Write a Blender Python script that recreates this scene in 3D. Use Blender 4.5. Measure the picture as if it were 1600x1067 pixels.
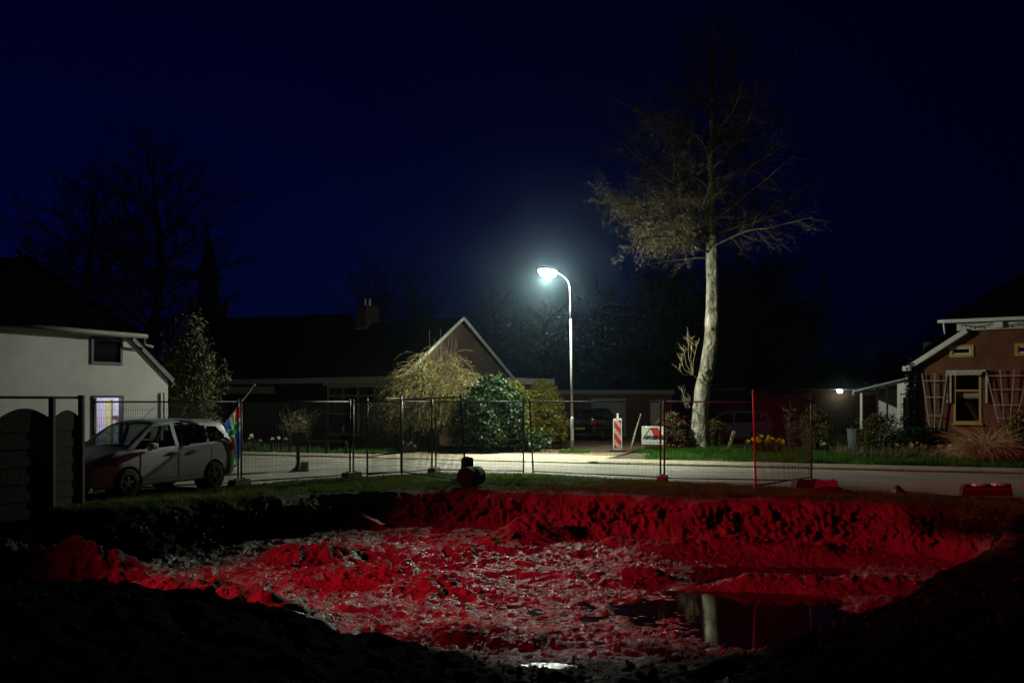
import bpy, math, random
import numpy as np
from mathutils import Vector, Matrix

for _o in list(bpy.data.objects):
    bpy.data.objects.remove(_o)
SC = bpy.context.scene
COL = SC.collection
R = math.radians

# ------------------------------------------------------------------ camera, world, lights, exposure
F = 1422.0                       # focal length in photograph pixels (1600 wide)
HOR = 627.0                      # horizon row of the photograph
EYE = 2.0                        # eye height over the road
cam_d = bpy.data.cameras.new('camera')
cam_d.sensor_width = 36.0
cam_d.lens = 36.0 * F / 1600.0
cam_d.shift_y = (HOR - 533.5) / 1600.0
cam_d.clip_end = 2000
cam = bpy.data.objects.new('camera', cam_d)
COL.objects.link(cam)
cam.location = (0, 0, EYE)
cam.rotation_euler = (R(90), 0, 0)
SC.camera = cam

SC.view_settings.view_transform = 'Standard'
SC.view_settings.look = 'None'
SC.view_settings.exposure = 0.0
SC.view_settings.gamma = 1.0
SC.view_settings.use_curve_mapping = False
SC.render.engine = 'CYCLES'
SC.cycles.use_denoising = True
SC.cycles.max_bounces = 6
SC.cycles.volume_bounces = 0
SC.cycles.transparent_max_bounces = 12
SC.cycles.sample_clamp_indirect = 2.0
SC.cycles.caustics_reflective = False
SC.cycles.caustics_refractive = False

W = bpy.data.worlds.new('World')
SC.world = W
W.use_nodes = True
nt = W.node_tree
nt.nodes.clear()
sky = nt.nodes.new('ShaderNodeTexSky')
sky.sky_type = 'NISHITA'
sky.sun_disc = False
sky.sun_elevation = R(-4.4)      # well after sunset
sky.sun_rotation = R(-35)
sky.air_density = 1.0
sky.dust_density = 0.2
sky.ozone_density = 6.0
SKYMUL = (0.10, 0.42, 1.65, 1)
bgm = nt.nodes.new('ShaderNodeMix'); bgm.data_type = 'RGBA'; bgm.blend_type = 'MULTIPLY'
bgm.inputs[0].default_value = 1.0
bgm.inputs[7].default_value = SKYMUL
bg = nt.nodes.new('ShaderNodeBackground')
bg.inputs['Strength'].default_value = 0.15
wo = nt.nodes.new('ShaderNodeOutputWorld')
nt.links.new(sky.outputs[0], bgm.inputs[6])
nt.links.new(bgm.outputs[2], bg.inputs[0])
nt.links.new(bg.outputs[0], wo.inputs[0])

STREET_W = 3000.0                # street lamp, main beam over the road, watts
GLARE_W = 620.0                  # street lamp, light its lens scatters all round
RED_W = 14500.0                   # red lamp beside the pit, left of the frame
RED_POS = (-14.6, 9.0, 4.8)
HAZE = 0.0011

# the red lamp in the excavation (its glow is in the photograph, the lamp itself stands left of the frame)
ld = bpy.data.lights.new('red_lamp', 'SPOT')
ld.energy = RED_W; ld.color = (1.0, 0.013, 0.042)
ld.spot_size = R(43); ld.spot_blend = 1.0; ld.shadow_soft_size = 0.07
lo = bpy.data.objects.new('red_lamp', ld); COL.objects.link(lo)
lo.location = RED_POS
lo.rotation_euler = (Vector((5.5, 16.6, -0.5)) - Vector(RED_POS)).to_track_quat('-Z', 'Y').to_euler()

# ------------------------------------------------------------------ helpers
rnd = random.Random(7)
NR = np.random.default_rng(11)

def at(px, py, Y):
    """the point at depth Y that the photograph shows at pixel px, py"""
    return Vector(((px - 800) / F * Y, Y, EYE + (HOR - py) / F * Y))

def gp(px, py):
    Y = EYE * F / (py - HOR)
    return Vector(((px - 800) / F * Y, Y, 0.0))

def ground_at(px, Y, z=0.05): return ((px - 800) / F * Y, Y, z)

def _hash(ix, iy, seed):
    h = (ix.astype(np.int64) * 374761393 + iy.astype(np.int64) * 668265263 + seed * 1442695041) & 0xFFFFFFFF
    h = ((h ^ (h >> 13)) * 1274126177) & 0xFFFFFFFF
    h = h ^ (h >> 16)
    return (h & 0xFFFF) / 65535.0

def vnoise(x, y, seed=0):
    ix = np.floor(x); iy = np.floor(y)
    fx = x - ix; fy = y - iy
    ux = fx * fx * fx * (fx * (fx * 6 - 15) + 10); uy = fy * fy * fy * (fy * (fy * 6 - 15) + 10)
    a = _hash(ix, iy, seed); b = _hash(ix + 1, iy, seed); c = _hash(ix, iy + 1, seed); d = _hash(ix + 1, iy + 1, seed)
    return (a + (b - a) * ux) * (1 - uy) + (c + (d - c) * ux) * uy - 0.5

def fbm(x, y, octv=4, seed=0, gain=0.5):
    s = 0; a = 1.0; n = 0
    for k in range(octv):
        ca, sa = math.cos(0.7 * k), math.sin(0.7 * k)
        s = s + a * vnoise((x * ca - y * sa) * 2 ** k + 13.7 * k, (x * sa + y * ca) * 2 ** k - 7.3 * k, seed + k)
        n += a; a *= gain
    return s / n * 2

def sstep(a, b, x):
    t = np.clip((x - a) / (b - a), 0, 1)
    return t * t * (3 - 2 * t)

MATS = {}
def mat(name, col, rough=0.7, metal=0.0, spec=0.5, var=0.0, vscale=4.0, bump=0.0, bscale=30.0, col2=None, coat=0.0, emit=None, estr=0.0, alpha=1.0, detail=4.0):
    if name in MATS: return MATS[name]
    m = bpy.data.materials.new(name); m.use_nodes = True
    n = m.node_tree.nodes; l = m.node_tree.links
    b = n['Principled BSDF']
    b.inputs['Base Color'].default_value = (*col, 1)
    b.inputs['Roughness'].default_value = rough
    b.inputs['Metallic'].default_value = metal
    b.inputs['Specular IOR Level'].default_value = spec
    b.inputs['Coat Weight'].default_value = coat
    b.inputs['Alpha'].default_value = alpha
    if emit:
        b.inputs['Emission Color'].default_value = (*emit, 1); b.inputs['Emission Strength'].default_value = estr
        m.cycles.emission_sampling = 'NONE'
    tc = None
    if var or col2 or bump:
        tc = n.new('ShaderNodeTexCoord')
    if var or col2:
        tx = n.new('ShaderNodeTexNoise'); tx.inputs['Scale'].default_value = vscale; tx.inputs['Detail'].default_value = detail + 2
        tx.inputs['Roughness'].default_value = 0.65
        l.new(tc.outputs['Object'], tx.inputs['Vector'])
        rp = n.new('ShaderNodeValToRGB')
        rp.color_ramp.elements[0].position = 0.32; rp.color_ramp.elements[1].position = 0.68
        c2 = col2 if col2 else tuple(c * (1 + var) for c in col)
        c1 = col if col2 else tuple(c * (1 - var) for c in col)
        rp.color_ramp.elements[0].color = (*c1, 1); rp.color_ramp.elements[1].color = (*c2, 1)
        l.new(tx.outputs['Fac'], rp.inputs[0]); l.new(rp.outputs[0], b.inputs['Base Color'])
    if bump:
        bx = n.new('ShaderNodeTexNoise'); bx.inputs['Scale'].default_value = bscale; bx.inputs['Detail'].default_value = detail
        l.new(tc.outputs['Object'], bx.inputs['Vector'])
        bp = n.new('ShaderNodeBump'); bp.inputs['Strength'].default_value = bump; bp.inputs['Distance'].default_value = 0.03
        l.new(bx.outputs['Fac'], bp.inputs['Height']); l.new(bp.outputs[0], b.inputs['Normal'])
    MATS[name] = m
    return m

def brick_mat(name, c1, c2, mortar, scale=1.0, rough=0.85, w=0.22, h=0.0625, msize=0.011):
    if name in MATS: return MATS[name]
    m = bpy.data.materials.new(name); m.use_nodes = True
    n = m.node_tree.nodes; l = m.node_tree.links; b = n['Principled BSDF']
    tc = n.new('ShaderNodeTexCoord'); sp = n.new('ShaderNodeSeparateXYZ'); ad = n.new('ShaderNodeMath'); cb = n.new('ShaderNodeCombineXYZ')
    l.new(tc.outputs['Object'], sp.inputs[0]); l.new(sp.outputs[0], ad.inputs[0]); l.new(sp.outputs[1], ad.inputs[1])
    l.new(ad.outputs[0], cb.inputs[0]); l.new(sp.outputs[2], cb.inputs[1])
    bt = n.new('ShaderNodeTexBrick'); l.new(cb.outputs[0], bt.inputs['Vector'])
    bt.inputs['Color1'].default_value = (*c1, 1); bt.inputs['Color2'].default_value = (*c2, 1); bt.inputs['Mortar'].default_value = (*mortar, 1)
    bt.inputs['Scale'].default_value = scale; bt.inputs['Brick Width'].default_value = w; bt.inputs['Row Height'].default_value = h
    bt.inputs['Mortar Size'].default_value = msize
    nz = n.new('ShaderNodeTexNoise'); nz.inputs['Scale'].default_value = 1.7; nz.inputs['Detail'].default_value = 6
    l.new(tc.outputs['Object'], nz.inputs['Vector'])
    mx = n.new('ShaderNodeMix'); mx.data_type = 'RGBA'; mx.blend_type = 'MULTIPLY'; mx.inputs[0].default_value = 0.75
    rp = n.new('ShaderNodeValToRGB'); rp.color_ramp.elements[0].position = 0.3; rp.color_ramp.elements[1].position = 0.7
    rp.color_ramp.elements[0].color = (0.45, 0.45, 0.45, 1); rp.color_ramp.elements[1].color = (1.15, 1.1, 1.05, 1)
    l.new(nz.outputs['Fac'], rp.inputs[0]); l.new(bt.outputs['Color'], mx.inputs[6]); l.new(rp.outputs[0], mx.inputs[7])
    l.new(mx.outputs[2], b.inputs['Base Color'])
    bp = n.new('ShaderNodeBump'); bp.inputs['Strength'].default_value = 0.5; bp.inputs['Distance'].default_value = 0.01; bp.invert = True
    l.new(bt.outputs['Fac'], bp.inputs['Height']); l.new(bp.outputs[0], b.inputs['Normal'])
    b.inputs['Roughness'].default_value = rough
    MATS[name] = m
    return m

class MB:
    """collects shapes; build() links them as ONE mesh object"""
    def __init__(s): s.v = []; s.f = []; s.mi = []
    def add(s, vs, fs, mi=0):
        o = len(s.v); s.v += [tuple(p) for p in vs]; s.f += [tuple(i + o for i in f) for f in fs]; s.mi += [mi] * len(fs); return s
    def box(s, x0, x1, y0, y1, z0, z1, mi=0):
        vs = [(x0,y0,z0),(x1,y0,z0),(x1,y1,z0),(x0,y1,z0),(x0,y0,z1),(x1,y0,z1),(x1,y1,z1),(x0,y1,z1)]
        return s.add(vs, [(3,2,1,0),(4,5,6,7),(0,1,5,4),(1,2,6,5),(2,3,7,6),(3,0,4,7)], mi)
    def bar(s, a, b, w, h=None, up=(0,0,1), mi=0):
        a = Vector(a); b = Vector(b); h = h or w
        d = (b - a).normalized(); u = Vector(up)
        if abs(d.dot(u)) > 0.97: u = Vector((0, 1, 0))
        x = d.cross(u).normalized() * w / 2; z = x.cross(d).normalized() * h / 2
        vs = [a-x-z, a+x-z, a+x+z, a-x+z, b-x-z, b+x-z, b+x+z, b-x+z]
        return s.add(vs, [(0,1,2,3),(7,6,5,4),(0,4,5,1),(1,5,6,2),(2,6,7,3),(3,7,4,0)], mi)
    def tube(s, pts, rad, n=8, cap=True, mi=0):
        pts = [Vector(p) for p in pts]
        if not hasattr(rad, '__len__'): rad = [rad] * len(pts)
        o = len(s.v); up = None
        for i, p in enumerate(pts):
            d = (pts[min(i+1, len(pts)-1)] - pts[max(i-1, 0)])
            if d.length < 1e-9: d = Vector((0,0,1))
            d.normalize()
            if up is None: up = d.orthogonal().normalized()
            x = (up - d * up.dot(d))
            if x.length < 1e-6: x = d.orthogonal()
            x.normalize(); up = x; y = d.cross(x)
            for k in range(n):
                a = 2 * math.pi * k / n
                s.v.append(tuple(p + (x * math.cos(a) + y * math.sin(a)) * rad[i]))
        for i in range(len(pts) - 1):
            for k in range(n):
                k2 = (k + 1) % n
                s.f.append((o+i*n+k, o+i*n+k2, o+(i+1)*n+k2, o+(i+1)*n+k)); s.mi.append(mi)
        if cap:
            s.f.append(tuple(o+k for k in reversed(range(n)))); s.mi.append(mi)
            e = o + (len(pts)-1)*n
            s.f.append(tuple(e+k for k in range(n))); s.mi.append(mi)
        return s
    def prism(s, poly, axis, a, b, mi=0):
        """poly in the plane across axis ('x': (y,z), 'y': (x,z), 'z': (x,y)), extruded from a to b"""
        n = len(poly)
        def p3(q, t):
            return {'x': (t, q[0], q[1]), 'y': (q[0], t, q[1]), 'z': (q[0], q[1], t)}[axis]
        vs = [p3(q, a) for q in poly] + [p3(q, b) for q in poly]
        fs = [tuple(reversed(range(n))), tuple(range(n, 2*n))] + [(i, (i+1) % n, n+(i+1) % n, n+i) for i in range(n)]
        return s.add(vs, fs, mi)
    def frame(s, x0, x1, z0, z1, t, y0, y1, mi=0):
        s.box(x0, x0+t, y0, y1, z0, z1, mi); s.box(x1-t, x1, y0, y1, z0, z1, mi)
        s.box(x0+t, x1-t, y0, y1, z1-t, z1, mi); s.box(x0+t, x1-t, y0, y1, z0, z0+t, mi); return s
    def build(s, name, m, parent=None, smooth=False, off=None):
        me = bpy.data.meshes.new(name)
        v = s.v
        if off is not None: v = [(p[0]-off[0], p[1]-off[1], p[2]-off[2]) for p in v]
        me.from_pydata(v, [], s.f); me.validate()
        return link(name, me, m, parent, smooth, s.mi)

def link(name, me, m, parent=None, smooth=False, mi=None):
    ms = m if isinstance(m, (list, tuple)) else [m]
    for q in ms: me.materials.append(q)
    if len(ms) > 1 and mi is not None and len(mi) == len(me.polygons):
        me.polygons.foreach_set('material_index', mi)
    if smooth: me.polygons.foreach_set('use_smooth', [True] * len(me.polygons))
    me.update()
    o = bpy.data.objects.new(name, me); COL.objects.link(o)
    if parent: o.parent = parent
    return o

def np_mesh(name, v, faces, m, parent=None, smooth=False):
    """v (n,3), faces (k,3 or 4) numpy"""
    me = bpy.data.meshes.new(name)
    k, s = faces.shape
    me.vertices.add(len(v)); me.vertices.foreach_set('co', np.ascontiguousarray(v, dtype=np.float32).ravel())
    me.loops.add(k * s); me.loops.foreach_set('vertex_index', np.ascontiguousarray(faces, dtype=np.int32).ravel())
    me.polygons.add(k); me.polygons.foreach_set('loop_start', np.arange(0, k * s, s, dtype=np.int32))
    me.update(calc_edges=True)
    return link(name, me, m, parent, smooth)

def tag(o, label=None, cat=None, group=None, kind=None):
    if label: o['label'] = label
    if cat: o['category'] = cat
    if group: o['group'] = group
    if kind: o['kind'] = kind
    return o

def thing(name, label, cat, loc=(0, 0, 0), rz=0.0, group=None):
    o = bpy.data.objects.new(name, None); COL.objects.link(o)
    o.location = loc; o.rotation_euler = (0, 0, rz); o.empty_display_size = 0.2
    return tag(o, label, cat, group)

def copy_tree(o, parent=None):
    c = o.copy(); COL.objects.link(c); c.parent = parent
    for ch in list(o.children): copy_tree(ch, c)
    return c

def leaf_arrays(c, size, elong=1.8, rng=NR, up=0.0, droop=None):
    """rhombic leaves at centres c (n,3) -> verts, quads"""
    n = len(c)
    d = rng.normal(size=(n, 3))
    if droop is not None: d = d * 0.6 + np.array(droop)
    d /= np.linalg.norm(d, axis=1)[:, None] + 1e-9
    e = rng.normal(size=(n, 3)); e[:, 2] += up
    e -= d * (e * d).sum(1)[:, None]; e /= np.linalg.norm(e, axis=1)[:, None] + 1e-9
    s = size * rng.uniform(0.6, 1.3, size=(n, 1))
    v = np.stack([c - d * s * elong / 2, c + e * s * 0.5, c + d * s * elong / 2, c - e * s * 0.5], 1).reshape(-1, 3)
    f = np.arange(n * 4).reshape(n, 4)
    return v, f

def blades(pts, hmin, hmax, width, lean=0.35, rng=NR, seg=1):
    """grass blades at base points (n,3): bent two-segment blades"""
    n = len(pts)
    a = rng.uniform(0, 2 * math.pi, n); h = rng.uniform(hmin, hmax, n)
    side = np.stack([np.cos(a), np.sin(a), np.zeros(n)], 1) * (width * rng.uniform(0.6, 1.3, n))[:, None]
    b = rng.uniform(0, 2 * math.pi, n); ln = rng.uniform(0.1, 1.0, n) * lean
    tilt = np.stack([np.cos(b) * ln, np.sin(b) * ln, np.ones(n)], 1)
    mid = pts + tilt * (h * 0.55)[:, None]
    tip = mid + np.stack([np.cos(b) * ln * 2.2, np.sin(b) * ln * 2.2, np.ones(n) * 0.8], 1) * (h * 0.45)[:, None]
    v = np.stack([pts - side, pts + side, mid + side * 0.7, mid - side * 0.7, tip], 1).reshape(-1, 3)
    i = np.arange(n)[:, None] * 5
    f = np.concatenate([i + np.array([[0, 1, 2]]), i + np.array([[0, 2, 3]]), i + np.array([[3, 2, 4]])], 0)
    return v, f

def leaf_mat(name, c1, c2, vscale=5.0, trans=0.4, gloss=0.0):
    m = bpy.data.materials.new(name); m.use_nodes = True; n = m.node_tree.nodes; l = m.node_tree.links
    b = n['Principled BSDF']; b.inputs['Roughness'].default_value = 0.55; b.inputs['Specular IOR Level'].default_value = 0.2 + gloss
    tc = n.new('ShaderNodeTexCoord'); tx = n.new('ShaderNodeTexNoise'); tx.inputs['Scale'].default_value = vscale; tx.inputs['Detail'].default_value = 5
    l.new(tc.outputs['Object'], tx.inputs['Vector'])
    rp = n.new('ShaderNodeValToRGB'); rp.color_ramp.elements[0].position = 0.32; rp.color_ramp.elements[1].position = 0.68
    rp.color_ramp.elements[0].color = (*c1, 1); rp.color_ramp.elements[1].color = (*c2, 1)
    l.new(tx.outputs['Fac'], rp.inputs[0]); l.new(rp.outputs[0], b.inputs['Base Color'])
    t_ = n.new('ShaderNodeBsdfTranslucent'); l.new(rp.outputs[0], t_.inputs[0])
    x = n.new('ShaderNodeMixShader'); x.inputs[0].default_value = trans
    l.new(b.outputs[0], x.inputs[1]); l.new(t_.outputs[0], x.inputs[2]); l.new(x.outputs[0], n['Material Output'].inputs[0])
    MATS[name] = m
    return m

# ------------------------------------------------------------------ materials
M_asphalt = mat('asphalt', (0.17, 0.165, 0.135), 0.85, col2=(0.30, 0.285, 0.235), vscale=0.55, bump=0.35, bscale=60, detail=8)
M_path = mat('path_pavers', (0.24, 0.21, 0.14), 0.9, col2=(0.36, 0.32, 0.22), vscale=2.2, bump=0.3, bscale=40)
M_kerb = mat('kerb_concrete', (0.22, 0.205, 0.15), 0.85, var=0.2, vscale=6, bump=0.2, bscale=60)
M_soil = mat('garden_soil', (0.03, 0.025, 0.016), 0.95, col2=(0.06, 0.055, 0.03), vscale=3, bump=0.5, bscale=20)
M_drive = brick_mat('driveway_brick', (0.13, 0.085, 0.05), (0.19, 0.13, 0.075), (0.05, 0.04, 0.03), w=0.21, h=0.1, msize=0.008)
M_grass = leaf_mat('grass_blade', (0.035, 0.115, 0.012), (0.085, 0.21, 0.025), 5)
M_grass_dull = leaf_mat('grass_blade_dull', (0.06, 0.11, 0.014), (0.13, 0.18, 0.03), 3, 0.45)
M_straw = mat('dry_stalk', (0.12, 0.10, 0.045), 0.8, col2=(0.22, 0.18, 0.09), vscale=9)
M_galv = mat('galvanised_steel', (0.32, 0.33, 0.34), 0.45, metal=0.7, var=0.15, vscale=20)
M_dsteel = mat('fence_tube', (0.09, 0.092, 0.095), 0.5, metal=0.4, var=0.2, vscale=14)
M_wire = mat('fence_wire', (0.02, 0.021, 0.02), 0.7, spec=0.15)
M_conc = mat('concrete', (0.20, 0.19, 0.17), 0.9, var=0.3, vscale=9, bump=0.4, bscale=40)
M_redplas = mat('red_plastic', (0.05, 0.012, 0.012), 0.55, var=0.25, vscale=8)
M_white = mat('white_paint', (0.75, 0.75, 0.72), 0.5, var=0.06, vscale=5)
M_offwhite = mat('weathered_white_paint', (0.55, 0.55, 0.5), 0.6, var=0.15, vscale=5)
M_black = mat('black_matt', (0.012, 0.012, 0.013), 0.7)
M_rubber = mat('tyre_rubber', (0.012, 0.012, 0.012), 0.85)
M_wood = mat('weathered_wood', (0.22, 0.16, 0.09), 0.85, col2=(0.32, 0.25, 0.15), vscale=8, bump=0.3, bscale=40)
M_dwood = mat('dark_stained_wood', (0.014, 0.010, 0.006), 0.85, col2=(0.028, 0.019, 0.011), vscale=6, bump=0.3, bscale=30)
M_rooftile = mat('dark_roof_tiles', (0.004, 0.0036, 0.0036), 0.95, spec=0.0, var=0.4, vscale=5, bump=0.6, bscale=16)
M_roofblue = mat('corrugated_roof', (0.05, 0.05, 0.055), 0.6, var=0.2, vscale=3)
M_stucco = mat('white_stucco', (0.62, 0.65, 0.62), 0.9, var=0.14, vscale=0.9, bump=0.25, bscale=50)
M_navy = mat('navy_frame_paint', (0.015, 0.02, 0.06), 0.45)
M_blackglass = mat('dark_window_glass', (0.008, 0.009, 0.01), 0.06, spec=0.5)
M_brick = brick_mat('brown_brick', (0.10, 0.040, 0.021), (0.14, 0.058, 0.030), (0.075, 0.06, 0.045))
M_brickred = brick_mat('red_brick', (0.20, 0.048, 0.02), (0.27, 0.07, 0.03), (0.11, 0.07, 0.045))
M_yellowfr = mat('ochre_frame_paint', (0.50, 0.36, 0.10), 0.6, var=0.12, vscale=9)
M_curtain = mat('curtain_cloth', (0.30, 0.28, 0.20), 0.9, var=0.25, vscale=5)
M_bark = mat('alder_bark', (0.13, 0.12, 0.08), 0.9, col2=(0.55, 0.53, 0.42), vscale=2.4, bump=1.0, bscale=7, detail=9)
for _nd in list(M_bark.node_tree.nodes):
    if _nd.type == 'VALTORGB': _nd.color_ramp.elements[0].position = 0.38; _nd.color_ramp.elements[1].position = 0.60
    if _nd.type == 'BUMP': _nd.inputs['Distance'].default_value = 0.09
    if _nd.type == 'TEX_NOISE':
        _mp = M_bark.node_tree.nodes.new('ShaderNodeMapping'); _mp.inputs['Scale'].default_value = (1.5, 1.5, 0.95)
        M_bark.node_tree.links.new(_nd.inputs['Vector'].links[0].from_socket, _mp.inputs['Vector']); M_bark.node_tree.links.new(_mp.outputs[0], _nd.inputs['Vector'])
M_twig = mat('alder_twig', (0.075, 0.062, 0.036), 0.85, col2=(0.14, 0.118, 0.068), vscale=3)
M_bud = mat('alder_bud', (0.26, 0.22, 0.12), 0.8, col2=(0.42, 0.36, 0.21), vscale=5)
M_fartwig = mat('far_branch', (0.02, 0.018, 0.014), 0.9)
M_leafdark = leaf_mat('evergreen_leaf', (0.010, 0.026, 0.007), (0.032, 0.062, 0.018), 6, 0.2, 0.1)
M_leafyel = leaf_mat('yellow_conifer_leaf', (0.12, 0.11, 0.010), (0.25, 0.22, 0.025), 5, 0.25)
M_leafolive = leaf_mat('olive_leaf', (0.09, 0.09, 0.025), (0.18, 0.16, 0.05), 4, 0.4)
M_leafbrown = mat('dry_leaf', (0.09, 0.05, 0.025), 0.8, col2=(0.16, 0.10, 0.05), vscale=6)
M_petal = mat('daffodil_petal', (0.85, 0.62, 0.03), 0.6, var=0.12, vscale=20)
M_petalw = mat('pale_petal', (0.72, 0.66, 0.35), 0.6, var=0.1, vscale=20)

# ------------------------------------------------------------------ the excavated lot (terrain with the pit)
GX0, GX1, GY0, GY1, GS = -13.6, 12.4, 4.4, 27.0, 0.031
RIM = [(-13.4, 16.3), (-9.6, 16.5), (-7.8, 16.9), (-6.3, 18.0), (-5.3, 18.8), (-3.4, 20.1), (-0.7, 20.1), (1.4, 19.25), (4.0, 18.55), (5.8, 18.3),
       (7.5, 17.7), (8.6, 16.9), (8.75, 15.9), (7.7, 14.0), (6.1, 12.2), (4.5, 10.6), (2.6, 9.4), (0.8, 9.05), (-0.6, 9.2), (-1.5, 9.4),
       (-2.6, 9.4), (-4.0, 9.3), (-6.0, 8.6), (-9.0, 7.2), (-13.4, 7.0)]
WATER_Z = -0.955

def pit_sd(X, Y):
    P = np.array(RIM); n = len(P)
    dist = np.full(X.shape, 1e9); inside = np.zeros(X.shape, bool)
    for i in range(n):
        ax, ay = P[i]; bx, by = P[(i + 1) % n]
        ex, ey = bx - ax, by - ay
        t = np.clip(((X - ax) * ex + (Y - ay) * ey) / (ex * ex + ey * ey), 0, 1)
        dist = np.minimum(dist, np.hypot(X - ax - t * ex, Y - ay - t * ey))
        cond = ((ay > Y) != (by > Y)) & (X < ex * (Y - ay) / (ey if abs(ey) > 1e-9 else 1e-9) + ax)
        inside ^= cond
    return np.where(inside, dist, -dist)

NEAR_EDGE = [gp(-260, 792), gp(60, 779), gp(140, 772), gp(375, 758), gp(548, 746), gp(680, 739), gp(830, 741), gp(1033, 752), gp(1180, 759), gp(1300, 765), gp(1450, 771), gp(1600, 781), gp(1900, 806)]
NE_X = [p.x for p in NEAR_EDGE]; NE_Y = [p.y for p in NEAR_EDGE]
def near_edge_y(x): return np.interp(x, NE_X, NE_Y)

MOUNDS = [(-9.4, 14.0, 1.4, 0.55, 0.46), (-8.0, 14.2, 1.7, 0.55, 0.50), (-6.4, 14.6, 0.9, 0.5, 0.36), (-5.0, 15.4, 0.8, 0.5, 0.12), (-3.9, 16.2, 0.55, 0.5, 0.26), (-3.2, 16.4, 0.35, 0.4, 0.24),
          (0.35, 18.0, 0.45, 0.4, 0.30), (0.9, 18.2, 0.5, 0.35, 0.22), (-0.3, 17.4, 0.8, 0.5, 0.15), (-1.4, 16.6, 1.0, 0.6, 0.14), (-2.4, 14.8, 1.2, 0.5, 0.20),
          (-1.2, 14.2, 0.9, 0.5, 0.13), (1.6, 14.9, 0.8, 0.4, 0.10), (-4.6, 12.6, 1.4, 0.8, 0.35), (-3.4, 11.6, 1.0, 0.7, 0.32), (3.0, 17.2, 0.8, 0.4, 0.16),
          (4.2, 17.3, 0.7, 0.35, 0.22), (5.4, 16.9, 0.6, 0.35, 0.18), (2.0, 17.6, 0.6, 0.4, 0.14), (4.6, 14.3, 1.2, 0.30, 0.19), (3.7, 14.4, 0.7, 0.22, 0.15), (2.2, 14.9, 0.5, 0.2, 0.12), (5.6, 13.0, 0.8, 0.25, 0.15), (5.9, 14.6, 0.7, 0.4, 0.14),
          (-0.6, 11.0, 0.9, 0.5, 0.16), (1.5, 10.5, 0.7, 0.3, 0.12)]

def terrain(X, Y):
    d0 = pit_sd(X, Y)
    far = sstep(12.5, 16.5, Y)
    ragged = 0.24 * fbm(X * 1.1, Y * 1.1, 3, 3) + (1 - 0.8 * far) * (0.10 * fbm(X * 3.6, Y * 3.6, 3, 5) + 0.05 * fbm(X * 11, Y * 11, 2, 6))
    d = d0 + ragged * (0.5 + 0.5 * far)
    w = 1.7 + (0.98 - 1.7) * far
    w = w - (1 - far) * 0.95 * sstep(2.0, 4.5, X)
    w = w + 0.9 * sstep(-4.0, -8.0, X) * far
    t = np.clip(d / w, 0, 1)
    prof = t * t * (3 - 2 * t)
    prof = prof ** 0.8
    # ground around the pit
    crest = np.interp(X, [-13, -4.5, -3.7, -3.0, -2.24, -1.5, -0.6, 0.3, 1.2, 2.0, 3.2, 4.0, 5.5, 7.0, 9.0], [0.24, 0.20, 0.10, -0.05, -0.24, -0.45, -0.64, -0.76, -0.76, -0.73, -0.54, -0.40, -0.25, -0.12, 0.0])
    nearw = 1 - sstep(11.0, 15.0, Y)
    zg = crest * nearw + 0.05 * fbm(X * 0.8, Y * 0.8, 4, 21) + 0.03 * fbm(X * 4, Y * 4, 3, 24)
    zg = zg + nearw * (0.12 * np.abs(fbm(X * 1.6, Y * 1.6, 4, 31)) - 0.03 + 0.05 * fbm(X * 4.5, Y * 4.5, 3, 33))
    # heap added out of view on the near rim to shade the near bank
    zg = zg + 0.62 * np.exp(-(((X + 7.6) / 2.3) ** 2 + ((Y - 7.9) / 0.8) ** 2) ** 1.4)
    # raised lip of spoil along the far rim, ground falling to the road edge
    zg = zg + 0.05 * np.exp(-((d0 + 0.35) / 0.4) ** 2) * far
    ne = near_edge_y(X)
    edge = sstep(0.0, 0.7, ne - Y)
    zg = zg * edge + 0.012 * edge - 0.05 * sstep(0.05, -0.25, ne - Y)
    # pit floor: churned clay, smoother towards the water
    pud = np.exp(-(((X - 4.0 + 0.5 * fbm(X * 0.7, Y * 0.7, 2, 131)) / 2.25) ** 2 + ((Y - 13.0) / 3.3) ** 2) ** 1.5)
    churn = np.exp(-(((X + 1.6) / 4.2) ** 2 + ((Y - 15.6) / 3.4) ** 2)) * 0.9 + 0.35
    churn = churn * (1 - 0.55 * pud)
    wx = X + 0.35 * fbm(X * 1.3, Y * 1.3, 2, 41); wy = Y + 0.35 * fbm(X * 1.3 + 9, Y * 1.3, 2, 43)
    bil = 1 - np.abs(fbm(wx * 1.15, wy * 1.15, 3, 45)) * 2.2
    bil2 = np.abs(fbm(wx * 2.8, wy * 2.8, 3, 51))
    clod = np.abs(fbm(wx * 5.5, wy * 5.5, 3, 57))
    zf = -0.90 + 0.10 * fbm(X * 0.55, Y * 0.55, 2, 61) + churn * (0.05 * bil + 0.06 * bil2 - 0.045 + 0.035 * clod) + 0.026 * fbm(X * 6, Y * 9, 3, 63) + 0.016 * fbm(X * 17, Y * 22, 2, 67)
    zf = zf + 0.15 * sstep(3.0, -0.5, X) * sstep(16.3, 19.0, Y) + 0.11 * sstep(16.0, 17.2, Y)
    zf = zf - 0.13 * pud + 0.05 * (1 - pud) * sstep(1.0, 3.0, X) * sstep(15, 16.5, Y)
    for mx, my, rx, ry, h in MOUNDS:
        g = np.exp(-(((X - mx) / rx) ** 2 + ((Y - my) / ry) ** 2) ** 1.3)
        zf = zf + g * h * (0.9 + 0.3 * clod + 0.3 * bil2)
    z = zg * (1 - prof) + zf * prof
    z = z - 0.13 * np.exp(-(((X - 0.27) / 0.5) ** 2 + ((Y - 9.75) / 0.36) ** 2) ** 1.5)
    # furrows and slumps on the steep cut
    onwall = 4 * prof * (1 - prof)
    z = z + onwall * far * (0.05 * fbm(X * 2.4, Y * 2.4, 4, 71) + 0.06 * fbm(X * 9, Y * 9, 3, 75))
    return z, d, prof

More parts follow.
